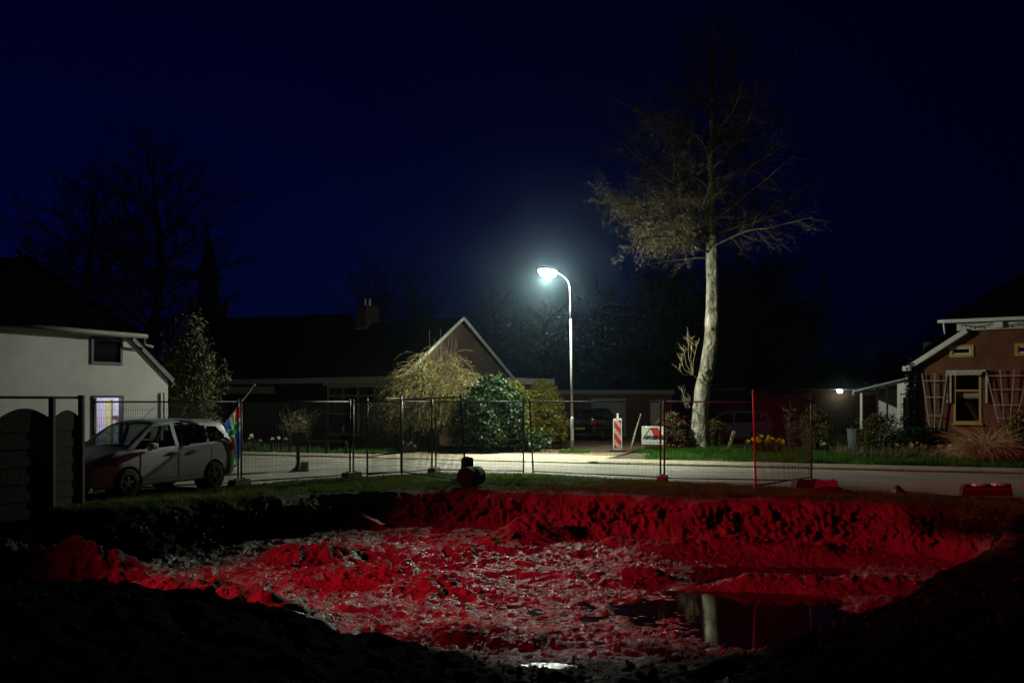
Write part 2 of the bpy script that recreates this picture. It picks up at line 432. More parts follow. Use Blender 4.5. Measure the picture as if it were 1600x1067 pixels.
xs = np.arange(GX0, GX1 + 1e-6, GS); ys = np.arange(GY0, GY1 + 1e-6, GS)
TX, TY = np.meshgrid(xs, ys)
TZ, TD, TP = terrain(TX, TY)
# the cut face is lumpy: push it in and out
_wall = 4 * TP * (1 - TP) * sstep(13.5, 16.5, TY)
_push = _wall * (0.26 * fbm(TX * 1.3, TZ * 2.6, 3, 301) + 0.17 * fbm(TX * 5.5 + 3, TZ * 7.5, 3, 305) + 0.15 * fbm(TX * 15, TZ * 16, 3, 309))
PX, PY = TX, TY - _push
# outer border meets the ground sheet
bd = np.minimum(np.minimum(TX - GX0, GX1 - TX), np.minimum(TY - GY0, GY1 - TY))
TZ = np.where(bd < GS * 0.5, -0.06, TZ)
nx, ny = len(xs), len(ys)
idx = np.arange(nx * ny).reshape(ny, nx)
quads = np.stack([idx[:-1, :-1].ravel(), idx[:-1, 1:].ravel(), idx[1:, 1:].ravel(), idx[1:, :-1].ravel()], 1)

def tz_at(x, y):
    i = np.clip(((np.asarray(x) - GX0) / GS).round().astype(int), 0, nx - 1); j = np.clip(((np.asarray(y) - GY0) / GS).round().astype(int), 0, ny - 1)
    return TZ[j, i]

mm = bpy.data.materials.new('clay_turf_and_shade'); mm.use_nodes = True
n = mm.node_tree.nodes; l = mm.node_tree.links; b = n['Principled BSDF']
tc = n.new('ShaderNodeTexCoord')
def noise(scale, detail, rough=0.6):
    t = n.new('ShaderNodeTexNoise'); t.inputs['Scale'].default_value = scale; t.inputs['Detail'].default_value = detail; t.inputs['Roughness'].default_value = rough
    l.new(tc.outputs['Object'], t.inputs['Vector']); return t
def ramp(src, p0, c0, p1, c1):
    r = n.new('ShaderNodeValToRGB'); r.color_ramp.elements[0].position = p0; r.color_ramp.elements[1].position = p1
    r.color_ramp.elements[0].color = (*c0, 1); r.color_ramp.elements[1].color = (*c1, 1); l.new(src, r.inputs[0]); return r
n1 = noise(1.6, 8); n2 = noise(14, 6); n3 = noise(42, 5); n4 = noise(3.5, 5)
clay = ramp(n1.outputs['Fac'], 0.3, (0.11, 0.08, 0.06), 0.7, (0.26, 0.195, 0.15))
turf_shade = ramp(n2.outputs['Fac'], 0.35, (0.005, 0.0045, 0.003), 0.7, (0.014, 0.013, 0.008))  # dark topsoil colour, also used to paint shade into the ground
va = n.new('ShaderNodeAttribute'); va.attribute_name = 'turf_shade'
mx = n.new('ShaderNodeMix'); mx.data_type = 'RGBA'
sw = n.new('ShaderNodeAttribute'); sw.attribute_name = 'sward'
swc = ramp(n2.outputs['Fac'], 0.35, (0.05, 0.055, 0.015), 0.7, (0.06, 0.11, 0.02))
mt_ = n.new('ShaderNodeMix'); mt_.data_type = 'RGBA'
l.new(sw.outputs['Fac'], mt_.inputs[0]); l.new(turf_shade.outputs[0], mt_.inputs[6]); l.new(swc.outputs[0], mt_.inputs[7])
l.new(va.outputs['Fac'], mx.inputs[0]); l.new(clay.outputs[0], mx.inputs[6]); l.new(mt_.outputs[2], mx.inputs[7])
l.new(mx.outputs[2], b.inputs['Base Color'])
wa = n.new('ShaderNodeAttribute'); wa.attribute_name = 'wet'
rr = ramp(n4.outputs['Fac'], 0.36, (0.22, 0.22, 0.22), 0.64, (0.52, 0.52, 0.52))
mr = n.new('ShaderNodeMix'); mr.data_type = 'FLOAT'; mr.inputs[2].default_value = 0.85
l.new(wa.outputs['Fac'], mr.inputs[0]); l.new(rr.outputs[0], mr.inputs[3]); l.new(mr.outputs[0], b.inputs['Roughness'])
b1 = n.new('ShaderNodeBump'); b1.inputs['Strength'].default_value = 0.85; b1.inputs['Distance'].default_value = 0.09
b2 = n.new('ShaderNodeBump'); b2.inputs['Strength'].default_value = 0.8; b2.inputs['Distance'].default_value = 0.035
l.new(n2.outputs['Fac'], b1.inputs['Height']); l.new(n3.outputs['Fac'], b2.inputs['Height']); l.new(b1.outputs[0], b2.inputs['Normal']); l.new(b2.outputs[0], b.inputs['Normal'])
ms_ = n.new('ShaderNodeMix'); ms_.data_type = 'FLOAT'; ms_.inputs[2].default_value = 0.5; ms_.inputs[3].default_value = 0.03
l.new(va.outputs['Fac'], ms_.inputs[0]); l.new(ms_.outputs[0], b.inputs['Specular IOR Level'])
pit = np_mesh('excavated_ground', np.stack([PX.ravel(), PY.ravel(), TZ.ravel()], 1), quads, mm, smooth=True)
turf_shade_w = ((1 - sstep(-0.25, 0.05, TD + 0.25 * fbm(TX * 2, TY * 2, 3, 91))) ).ravel().astype(np.float32)
turf_shade_w = np.maximum(turf_shade_w, (sstep(-1.0, -4.0, TX) * sstep(17.2, 18.2, TY) * sstep(-0.8, -0.6, TZ)).ravel().astype(np.float32) * 0.55)  # left wall: overgrown soil, its dimness painted in as well
turf_shade_w = np.maximum(turf_shade_w, (sstep(2.2, 0.7, TD + 0.7 * fbm(TX * 1.4, TY * 1.4, 3, 95)) * sstep(14.5, 12.0, TY)).ravel().astype(np.float32))  # shade painted into the near pit floor's colour, fading towards the bank
turf_shade_w = np.maximum(turf_shade_w, (sstep(15.2, 15.8, TY + 0.4 * fbm(TX, TY, 2, 97)) * sstep(-4.2, -5.6, TX) * sstep(-0.86, -0.78, TZ)).ravel().astype(np.float32))  # left rim lumps darkened in colour to hide the lamplight on them
turf_shade_w = np.maximum(turf_shade_w, (sstep(7.0, 7.8, TX) * sstep(-0.55, -0.3, TZ)).ravel().astype(np.float32))  # right rim top darkened in colour against the light it catches
turf_shade_w = np.maximum(turf_shade_w, 0.6 * sstep(-5.8, -6.6, TX).ravel().astype(np.float32))  # left mound part darkened to cut its red bounce light
turf_shade_w = np.maximum(turf_shade_w, sstep(-10.2, -11.0, TX).ravel().astype(np.float32))  # clay out of view darkened to cut red bounce light
wetw = (sstep(-0.55, -0.80, TZ)).ravel().astype(np.float32)
a_ = pit.data.attributes.new('turf_shade', 'FLOAT', 'POINT'); a_.data.foreach_set('value', turf_shade_w)
a_ = pit.data.attributes.new('sward', 'FLOAT', 'POINT'); a_.data.foreach_set('value', (sstep(15.5, 17.5, TY) * sstep(-0.35, -0.05, TZ)).ravel().astype(np.float32))
a_ = pit.data.attributes.new('wet', 'FLOAT', 'POINT'); a_.data.foreach_set('value', wetw)
tag(pit, 'excavated lot with a churned clay pit and grassy rim', kind='structure')

# ground sheet all round the lot, to the horizon
g = MB()
for (x0, x1, y0, y1) in ((-600, 600, GY1, 900), (-600, 600, -300, GY0), (-600, GX0, GY0, GY1), (GX1, 600, GY0, GY1)):
    g.add([(x0, y0, -0.06), (x1, y0, -0.06), (x1, y1, -0.06), (x0, y1, -0.06)], [(0, 1, 2, 3)])
tag(g.build('ground', M_soil), 'dark soil ground reaching to the horizon', kind='structure')

# standing water
wm = bpy.data.materials.new('puddle_water'); wm.use_nodes = True
n = wm.node_tree.nodes; l = wm.node_tree.links; b = n['Principled BSDF']
b.inputs['Base Color'].default_value = (0.012, 0.008, 0.006, 1); b.inputs['Roughness'].default_value = 0.05; b.inputs['IOR'].default_value = 1.33
tc = n.new('ShaderNodeTexCoord'); tx = n.new('ShaderNodeTexNoise'); tx.inputs['Scale'].default_value = 9; tx.inputs['Detail'].default_value = 4
l.new(tc.outputs['Object'], tx.inputs['Vector'])
bp = n.new('ShaderNodeBump'); bp.inputs['Strength'].default_value = 0.05; bp.inputs['Distance'].default_value = 0.01
l.new(tx.outputs['Fac'], bp.inputs['Height']); l.new(bp.outputs[0], b.inputs['Normal'])
wt = MB()
def water_sheet(cx, cy, rx, ry, z, label, name='puddle'):
    q = MB(); k = 28
    q.add([(rx * math.cos(2*math.pi*i/k), ry * math.sin(2*math.pi*i/k), 0) for i in range(k)], [tuple(range(k))])
    o = q.build(name, wm); o.location = (cx, cy, z)
    return tag(o, label, kind='structure')
water_sheet(3.8, 13.1, 3.6, 4.1, WATER_Z, 'wide muddy puddle mirroring the tree trunk')
wm2 = wm.copy(); wm2.name = 'rippled_puddle_water'
for nd in wm2.node_tree.nodes:
    if nd.type == 'BUMP': nd.inputs['Strength'].default_value = 0.55
    if nd.type == 'TEX_NOISE': nd.inputs['Scale'].default_value = 26
_p = water_sheet(0.27, 9.75, 0.6, 0.45, float(terrain(np.array([0.27]), np.array([9.75]))[0][0]) + 0.06, 'small glinting puddle')
_p.data.materials[0] = wm2

# ------------------------------------------------------------------ road, kerb, path, driveway
RD = Vector((-0.937, 0.348, 0)).normalized()      # along the road, towards the left of the picture
RN = Vector((RD.y, -RD.x, 0))                     # across the road, away from the camera
if RN.y < 0: RN = -RN
R0 = Vector((14.0, 25.0, 0))                      # a point on the far kerb line
def rp(s, t, z=0.0):
    p = R0 + RD * s + RN * t
    return (p.x, p.y, z)

far_pts = [rp(s, 0.0, 0.0) for s in (150, 60, 30, 20, 10, 0, -10, -20, -60)]
near = [(-140, 74.0, 0)] + [(-40.0, 36.0, 0)] + [tuple(p) for p in NEAR_EDGE] + [(40, 4.0, 0), (75, -9, 0)]
rng2 = random.Random(3)
# ragged near edge of the asphalt
ne2 = []
for i in range(len(near) - 1):
    a, c = Vector(near[i]), Vector(near[i + 1])
    k = max(1, int((c - a).length / 0.35)) if (a - Vector((0, 22, 0))).length < 22 else 1
    for j in range(k):
        p = a.lerp(c, j / k)
        ne2.append((p.x, p.y + rng2.uniform(-0.09, 0.09), 0))
ne2.append(near[-1])
road = MB()
poly = [(p[0], p[1], 0.0) for p in ne2] + [(p[0], p[1], 0.0) for p in reversed(far_pts)]
road.add(poly, [tuple(range(len(poly)))])
tag(road.build('road', M_asphalt), 'pale worn asphalt road crossing behind the fence', kind='structure')

kerb = MB()
kerb.box(-0.01, 0.01, -0.01, 0.01, -0.05, -0.04)
kerb_root = kerb.build('kerb', M_kerb); tag(kerb_root, 'concrete kerb along the far side of the road', kind='structure')
ks = MB()
ks.prism([(0.0, -0.04), (0.0, 0.085), (0.02, 0.105), (0.13, 0.11), (0.13, -0.04)], 'x', -0.485, 0.485)
kproto = None
yaw = math.atan2(RD.y, RD.x)
for i in range(-7, 36):
    s = i * 1.0 + 0.5
    if 12.4 < s < 20.5: continue                # dropped kerb at the driveway
    if kproto is None:
        kproto = ks.build('kerb_stone', M_kerb, kerb_root); o = kproto
    else:
        o = kproto.copy(); COL.objects.link(o)
    p = rp(s, 0.0)
    o.location = (p[0], p[1], rnd.uniform(-0.062, -0.046)); o.rotation_euler = (0, 0, yaw + math.pi + rnd.uniform(-0.006, 0.006))

def strip(name, s0, s1, t0, t1, z, m, label, edge=None, thick=0.0):
    q = MB()
    k = max(1, int(abs(s1 - s0) / 0.5))
    top = [rp(s0 + (s1 - s0) * i / k, t1 + (rng2.uniform(-edge, edge) if edge else 0), z) for i in range(k + 1)]
    bot = [rp(s0 + (s1 - s0) * i / k, t0, z) for i in range(k + 1)]
    q.add(bot + top, [(i, i + 1, k + 2 + i, k + 1 + i) for i in range(k)])
    return tag(q.build(name, m), label, kind='structure')
strip('footpath', -40, 12.4, 0.13, 1.9, 0.058, M_path, 'pale footpath beside the far kerb right of the driveway', 0.12)
strip('footpath', 20.5, 70, 0.13, 1.5, 0.058, M_path, 'pale footpath beside the far kerb left of the driveway', 0.12)
# driveway apron and the brick drive that runs back to the garage
dv = MB()
dv.add([rp(12.4, 0.0, 0.03), rp(20.5, 0.0, 0.03), rp(20.0, 3.4, 0.06), rp(12.2, 3.4, 0.06)], [(0, 1, 2, 3)])
tag(dv.build('driveway_apron', M_path), 'sandy driveway apron dropping to the road', kind='structure')
dv = MB()
dv.add([rp(12.2, 3.4, 0.064), rp(20.0, 3.4, 0.064), (-2.2, 37.2, 0.064), (1.8, 44, 0.064), (3.2, 50, 0.064), (9.5, 50, 0.064), (8.0, 42, 0.064), (5.0, 36.2, 0.064)], [(0, 1, 2, 3, 4, 5, 6, 7)])
tag(dv.build('driveway', M_drive), 'brown brick driveway leading back to the garage', kind='structure')

# ------------------------------------------------------------------ street lamp
M_pole = mat('painted_pole', (0.22, 0.235, 0.235), 0.5, var=0.08, vscale=6)
def street_lamp():
    bx, by = 2.27, 34.3
    t = thing('street_lamp', 'lit street lamp on a tall curved galvanised pole beside the driveway', 'street lamp', (bx, by, 0.05))
    off = (bx, by, 0.05)
    q = MB(); q.tube([(bx, by, 0.0), (bx, by, 1.35), (bx - 0.002, by, 1.42)], [0.068, 0.068, 0.05], 14); q.build('base_section', M_pole, t, True, off)
    q = MB(); q.box(bx - 0.045, bx + 0.045, by - 0.076, by - 0.067, 0.55, 1.0); q.build('service_door', M_pole, t, False, off)
    pts = [(bx, by, 1.4), (bx - 0.03, by, 3.0), (bx - 0.06, by, 5.1)]
    q = MB(); q.tube(pts, [0.05, 0.046, 0.042], 14); q.build('pole', M_pole, t, True, off)
    pts = [(bx - 0.06, by, 5.0), (bx - 0.075, by, 6.0), (bx - 0.09, by - 0.01, 6.3), (bx - 0.16, by - 0.05, 6.52), (bx - 0.30, by - 0.12, 6.68), (bx - 0.47, by - 0.26, 6.76), (bx - 0.66, by - 0.42, 6.82)]
    q = MB(); q.tube(pts, [0.032, 0.031, 0.03, 0.029, 0.028, 0.027, 0.026], 12); q.build('arm', M_pole, t, True, off)
    # luminaire: shell over a bowl lens, enlarged to include the glare bloom
    d = Vector((-0.9, -0.44, 0.06)).normalized(); c = Vector((bx - 0.95, by - 0.62, 6.84)); sdv = Vector((0.44, -0.9, 0)).normalized()
    q = MB(); ring = []
    K = 18
    for lev, (sc, dz) in enumerate(((1.0, 0.0), (0.97, 0.05), (0.8, 0.10), (0.4, 0.125))):
        for k in range(K):
            a = 2 * math.pi * k / K
            p = c + d * 0.40 * sc * math.cos(a) + sdv * 0.20 * sc * math.sin(a) + Vector((0, 0, dz)); ring.append(p)
    fs = []
    for lev in range(3):
        for k in range(K): fs.append((lev*K+k, lev*K+(k+1) % K, (lev+1)*K+(k+1) % K, (lev+1)*K+k))
    fs.append(tuple(3*K + k for k in range(K)))
    q.add(ring, fs); q.build('lamp_housing', M_pole, t, True, off)
    q = MB(); ring = []
    for (sc, dz) in ((0.97, -0.002), (1.0, -0.08), (0.8, -0.19), (0.35, -0.25)):
        for k in range(K):
            a = 2 * math.pi * k / K
            ring.append(c + d * 0.36 * sc * math.cos(a) + sdv * 0.25 * sc * math.sin(a) + Vector((0, 0, dz)))
    q.add(ring, fs)
    q.build('lamp_lens', mat('lamp_lens_lit', (0.9, 0.95, 0.9), 0.3, emit=(0.92, 1.0, 0.90), estr=120), t, True, off)
    L = bpy.data.lights.new('lamp_glare', 'POINT'); L.energy = GLARE_W; L.color = (0.95, 1.0, 0.84); L.shadow_soft_size = 0.06
    lo = bpy.data.objects.new('lamp_glare', L); COL.objects.link(lo); lo.parent = t; lo.location = c - Vector(off) + Vector((0, 0, -0.44))
    # road lantern optics: two beams thrown sideways along the road, one down onto it
    for ax, sz, pw in (((-0.75, -0.18, -0.60), 146, 1.55), ((0.74, -0.10, -0.66), 136, 0.88), ((0.05, -0.42, -0.90), 82, 1.7)):
        L = bpy.data.lights.new('lamp_light', 'SPOT'); L.energy = STREET_W * pw; L.color = (0.95, 1.0, 0.80); L.shadow_soft_size = 0.10
        L.spot_size = R(sz); L.spot_blend = 0.8 if sz > 100 else 0.6
        lo = bpy.data.objects.new('lamp_light', L); COL.objects.link(lo); lo.parent = t; lo.location = c - Vector(off) + Vector((0, 0, -0.38))
        lo.rotation_euler = Vector(ax).to_track_quat('-Z', 'Y').to_euler()
street_lamp()

# ------------------------------------------------------------------ trees
def grow(out, p, d, length, r0, level, rg, P):
    """recursive limb: appends (points, radii) per level"""
    seg = P['seg'][level]; n = max(2, int(length / seg)); step = length / n
    pts = [p.copy()]; rad = [r0]; d = d.normalized()
    tipr = r0 * P['taper'][level]
    kids = []
    for i in range(n):
        w = P['wander'][level]
        d = (d + Vector((rg.gauss(0, w), rg.gauss(0, w), rg.gauss(0, w) + P['lift'][level] * (i / n) + P['sag'][level]))).normalized()
        p = p + d * step; pts.append(p.copy()); f = (i + 1) / n
        rad.append(r0 + (tipr - r0) * f)
        if level < P['levels'] - 1 and f >= P['start'][level]:
            k = P['kids'][level] * step
            m = int(k) + (1 if rg.random() < k - int(k) else 0)
            for _ in range(m): kids.append((p - d * step * rg.random(), d.copy(), rad[-1], f))
    out[level].append((pts, rad))
    for (kp, kd, kr, f) in kids:
        ax = kd.orthogonal().normalized(); ax.rotate(Matrix.Rotation(rg.uniform(0, 2 * math.pi), 3, kd))
        nd = kd.copy(); nd.rotate(Matrix.Rotation(R(rg.uniform(*P['angle'])), 3, ax))
        nd.z *= P['flat']
        L = length * P['ratio'][level] * (1.05 - 0.55 * f) * rg.uniform(0.6, 1.25)
        if L > 0.08: grow(out, kp, nd, L, max(kr * P['rr'], P['rmin']), level + 1, rg, P)

def tips_of(out, lv): return np.array([tuple(pts[-1]) for (pts, _) in out[lv]])

def limb_mesh(out, sides, q=None):
    q = q or MB()
    for lv, lst in enumerate(out):
        for pts, rad in lst: q.tube(pts, rad, sides[lv], cap=False)
    return q

def alder():
    Y = 36.6
    tr = [(1094, 708), (1094.5, 690), (1096, 655), (1098, 628), (1099.5, 603), (1104, 584), (1107.5, 558), (1110, 530), (1110, 505), (1111, 475), (1112, 444), (1112.5, 412), (1113, 380),
          (1113, 330), (1114, 280), (1113, 230), (1114, 180), (1113, 130), (1112, 90), (1113, 55), (1112, 22)]
    wd = [30, 27, 25, 24, 24, 24, 23, 21, 20, 19, 18.5, 18, 17, 14, 12, 10, 8, 6, 4.2, 2.6, 1.2]
    base = at(1094, 705, Y)
    base.z = 0.0
    t = thing('bare_tree', 'tall bare alder with a pale lit trunk beside the yellow daffodils', 'tree', base)
    rg = random.Random(5)
    pts = [at(x, y, Y) - base + Vector((0, 0.25 * math.sin(i * 0.55), 0)) for i, (x, y) in enumerate(tr)]
    # resample smoothly with lumps
    P2 = []; R2 = []
    for i in range(len(pts) - 1):
        k = 7 if i < 12 else 4
        for j in range(k):
            f = j / k
            p0, p1, p2, p3 = pts[max(i-1, 0)], pts[i], pts[i+1], pts[min(i+2, len(pts)-1)]
            q = 0.5 * ((2*p1) + (-p0+p2)*f + (2*p0-5*p1+4*p2-p3)*f*f + (-p0+3*p1-3*p2+p3)*f**3)
            P2.append(q); R2.append((wd[i] + (wd[i+1]-wd[i]) * f) * Y / F / 2)
    q = MB(); N = 28; o = 0
    vs = []; fs = []
    for i, (p, r) in enumerate(zip(P2, R2)):
        for k in range(N):
            a = 2 * math.pi * k / N
            lump = 1 + 0.10 * float(fbm(np.array([math.cos(a) * 1.6 + 5]), np.array([p.z * 1.1 + math.sin(a) * 1.6]), 3, 17)[0]) + 0.05 * math.sin(3 * a + p.z * 0.6) + 0.04 * math.sin(5 * a)
            fl = 1 + 0.35 * math.exp(-p.z / 0.35) * (1 + 0.4 * math.sin(4 * a + 1))
            vs.append(p + Vector((math.cos(a), math.sin(a), 0)) * r * lump * fl)
    for i in range(len(P2) - 1):
        for k in range(N): fs.append((i*N+k, i*N+(k+1) % N, (i+1)*N+(k+1) % N, (i+1)*N+k))
    q.add(vs, fs)
    tk = q.build('trunk', M_bark, t, True)
    # knots on the trunk
    for (zz, aa, s) in ((7.0, 3.6, 0.16), (4.9, 4.3, 0.14), (3.2, 4.4, 0.2), (5.6, 3.3, 0.1)):
        i = min(range(len(P2)), key=lambda j: abs(P2[j].z - zz)); p = P2[i]; r = R2[i]
        k = MB(); dd = Vector((math.cos(aa), math.sin(aa), 0.2)); c0 = p + dd * r * 0.7
        k.tube([c0, c0 + dd * s * 0.6, c0 + dd * s * 0.9], [s * 0.8, s * 0.6, s * 0.15], 9); k.build('knot', M_bark, tk, True)
    PRM = dict(levels=4, seg=[0.45, 0.3, 0.18, 0.10], wander=[0.13, 0.17, 0.22, 0.25], lift=[0.07, 0.05, 0.06, 0.12], sag=[-0.005, -0.015, -0.03, -0.02], taper=[0.22, 0.3, 0.4, 0.6],
               start=[0.22, 0.15, 0.1, 0], kids=[4.6, 6.6, 8.0, 0], angle=(30, 65), flat=0.75, ratio=[0.42, 0.42, 0.42], rr=0.55, rmin=0.0052)
    def at_z(z):
        i = min(range(len(P2)), key=lambda j: abs(P2[j].z - z)); return P2[i], R2[i]
    outl = [(7.0, 2.0), (7.8, 4.3), (9.0, 4.9), (10.4, 4.9), (11.8, 4.6), (13.0, 4.1), (14.3, 3.3), (15.6, 2.5), (16.6, 1.7), (17.4, 0.8)]
    zs = list(np.linspace(7.9, 17.1, 58))
    a = 0.4
    limbs = []
    for i, z in enumerate(zs):
        a += 2.39996
        L = float(np.interp(z, [o[0] for o in outl], [o[1] for o in outl])) * rg.uniform(0.8, 1.1)
        limbs.append((z + rg.uniform(-0.15, 0.15), a, L, 0.08 if z < 9.5 else (0.22 if z < 13 else 0.5)))
    # the low limbs that the lamp lights: they reach out towards it
    limbs += [(8.6, 3.25, 5.1, 0.10), (9.2, 3.5, 5.2, 0.08), (9.7, 3.1, 4.8, 0.0), (8.0, 3.65, 3.4, -0.1), (8.8, 3.9, 4.0, -0.0), (7.8, 2.9, 2.6, -0.2), (9.0, 3.37, 5.2, 0.10), (8.3, 3.42, 4.6, 0.15)]
    for (z, a, L, el) in limbs:
        p, r = at_z(z)
        out = [[], [], [], []]
        d = Vector((math.cos(a), math.sin(a), el + 0.25))
        PRM['sag'][0] = -0.055 if (2.5 < a < 4.2 and z < 10.5) else 0.0
        grow(out, p, d, L, max(0.018, min(r * 0.45, 0.02 + L * 0.0085)), 0, rg, PRM)
        lb = limb_mesh(out, [6, 4, 3, 3]).build('limb', M_twig, t, True)
        tp = np.array([tuple(pts[-1]) for lv in (3, 2, 1, 0) for (pts, _) in out[lv] if lv >= 2 or not out[2]])
        rep = 6 if a in (3.25, 3.5, 3.1, 3.65, 3.9, 2.9, 3.37, 3.42) else 2
        tp = np.repeat(tp, rep, 0) + NR.normal(size=(len(tp) * rep, 3)) * 0.05
        v, f = leaf_arrays(tp, 0.019 if rep > 2 else 0.016, 4.5, droop=(0, 0, -0.5))
        tag(np_mesh('buds', v, f, M_bud if rep > 2 else M_twig, lb), kind='stuff')  # buds on lamp-side limbs painted paler than the rest, for the lamp's light
    # water shoots low on the trunk
    for (px, py, aim) in ((1086, 590, [(1068, 545), (1062, 560), (1075, 520), (1082, 525), (1058, 575), (1090, 535)]), (1082, 640, [(1066, 610), (1070, 628), (1078, 622)])):
        q = MB(); p0 = at(px + 10, py + 8, Y - 0.3) - base
        for (ax, ay) in aim:
            p1 = at(px - 3, py - 4, Y - 0.4) - base; p2 = at(ax, ay, Y - 0.5 + rg.uniform(-.3, .3)) - base
            m1 = p1.lerp(p2, 0.5) + Vector((-0.08, 0, -0.12))
            q.tube([p0, p1, m1, p2], [0.022, 0.016, 0.011, 0.004], 4)
            for j in range(9):
                f = rg.uniform(0.15, 1); c = m1.lerp(p2, f); e = c + Vector((rg.uniform(-.25, .12), rg.uniform(-.2, .2), rg.uniform(0.1, .32)))
                q.tube([c, e], [0.006, 0.003], 3)
        q.build('water_shoot', M_bud, t)
alder()

def far_tree_proto(name, seed, height, spread, dense=1.0):
    rg = random.Random(seed)
    t = thing(name, '', 'tree')
    q = MB(); n = 12
    pts = [Vector((math.sin(i * 0.8 + seed) * 0.012 * height, math.cos(i * 0.7) * 0.012 * height, height * i / n)) for i in range(n + 1)]
    rad = [height * 0.021 * (1 - i / n) ** 0.8 + 0.02 for i in range(n + 1)]
    q.tube(pts, rad, 8); q.build('trunk', M_fartwig, t, True)
    P = dict(levels=3, seg=[0.7, 0.5, 0.3], wander=[0.12, 0.16, 0.22], lift=[0.06, 0.04, 0.02], sag=[0, -0.01, -0.02], taper=[0.25, 0.35, 0.5],
             start=[0.2, 0.1, 0], kids=[1.9 * dense, 3.2 * dense, 0], angle=(25, 60), flat=0.9, ratio=[0.45, 0.42], rr=0.55, rmin=0.022)
    c = MB(); a = seed
    m = int(26 * dense)
    for i in range(m):
        f = 0.25 + 0.73 * i / m; a += 2.4
        k = min(int(f * n), n - 1); p = pts[k].lerp(pts[k + 1], f * n - k)
        L = spread * (1.1 - abs(f - 0.5) * 1.25) * rg.uniform(0.8, 1.15)
        out = [[], [], []]
        grow(out, p, Vector((math.cos(a), math.sin(a), 0.15 + 0.9 * f)), max(L, 0.8), height * 0.006 * (1.2 - f) + 0.025, 0, rg, P)
        limb_mesh(out, [4, 3, 3], c)
    tag(c.build('crown', M_fartwig, t), kind='stuff')
    return t

# (px, py of top, depth, spread factor, prototype, label)
PROT = [('bare_tree', 21, 18.0, 6.6, 1.5), ('bare_tree', 33, 11.0, 4.4, 1.6), ('bare_tree', 47, 10.0, 5.2, 2.5)]
FAR = [(245, 232, 62, 0, 1.0, 'tallest dark bare tree rising behind the white house'),
       (140, 292, 64, 0, 1.15, 'broad dark bare tree over the white house roof'),
       (585, 416, 78, 1, 0.8, 'dim bare tree behind the bungalow chimney'),
       (645, 424, 80, 1, 0.8, 'dim bare tree close behind the chimney and over the ridge'),
       (770, 468, 66, 1, 1.3, 'misty bare tree behind the bungalow gable peak'),
       (850, 486, 64, 1, 1.2, 'misty bare tree straight behind the street lamp pole'),
       (945, 466, 68, 1, 1.2, 'misty bare tree between street lamp and pale trunk'),
       (1040, 446, 60, 2, 1.0, 'dense black tree just left of the pale alder trunk'),
       (1180, 428, 58, 2, 1.15, 'dense black tree just right of the pale alder trunk'),
       (1400, 552, 90, 1, 1.0, 'small far bare tree between the barn and the red house')]
protos = {}
for (px, py, Y, k, sc, lab) in FAR:
    top = EYE + (HOR - py) / F * Y
    if k not in protos:
        nm, sd, h, sp, dn = PROT[k]; protos[k] = (far_tree_proto(nm, sd, h, sp, dn), h); o = protos[k][0]
    else:
        o = copy_tree(protos[k][0])
    s = top / protos[k][1]
    o.location = ((px - 800) / F * Y, Y, -0.06); o.scale = (s * sc, s * sc, s); o.rotation_euler = (0, 0, rnd.uniform(0, 6.28))
    o['label'] = lab; o['group'] = 'far bare trees behind the houses'

# ------------------------------------------------------------------ buildings
def gable_roof(q, x0, x1, y0, y1, ze, zr, th=0.12, mi=0):
    """ridge along x"""
    ym = (y0 + y1) / 2
    q.prism([(y0, ze), (ym, zr), (y1, ze), (y1, ze - th), (ym, zr - th * 1.1), (y0, ze - th)], 'x', x0, x1, mi)

def window(t, x0, x1, z0, z1, fm, fr=0.07, y=0.0, mull=(), trans=(), curtain=None, name='window', glass=None, sill=None, proud=0.03):
    """window in the facade plane y (outwards is -y)"""
    q = MB(); q.frame(x0, x1, z0, z1, fr, y - proud, y + 0.09)
    w = q.build(name, fm, t)
    e = MB(); e.box(x0 + fr, x1 - fr, y + 0.03, y + 0.038, z0 + fr, z1 - fr); e.build('pane', glass or M_blackglass, w)
    for m_ in mull:
        b_ = MB(); b_.box(m_ - fr * 0.4, m_ + fr * 0.4, y - proud + 0.006, y + 0.09, z0 + fr, z1 - fr); b_.build('mullion', fm, w)
    for z_ in trans:
        b_ = MB(); b_.box(x0 + fr, x1 - fr, y - proud + 0.009, y + 0.085, z_ - fr * 0.4, z_ + fr * 0.4); b_.build('transom', fm, w)
    if sill:
        s_ = MB(); s_.box(x0 - 0.05, x1 + 0.05, y - 0.1, y + 0.02, z0 - 0.06, z0 - 0.002); s_.build('sill', sill, w)
    return w

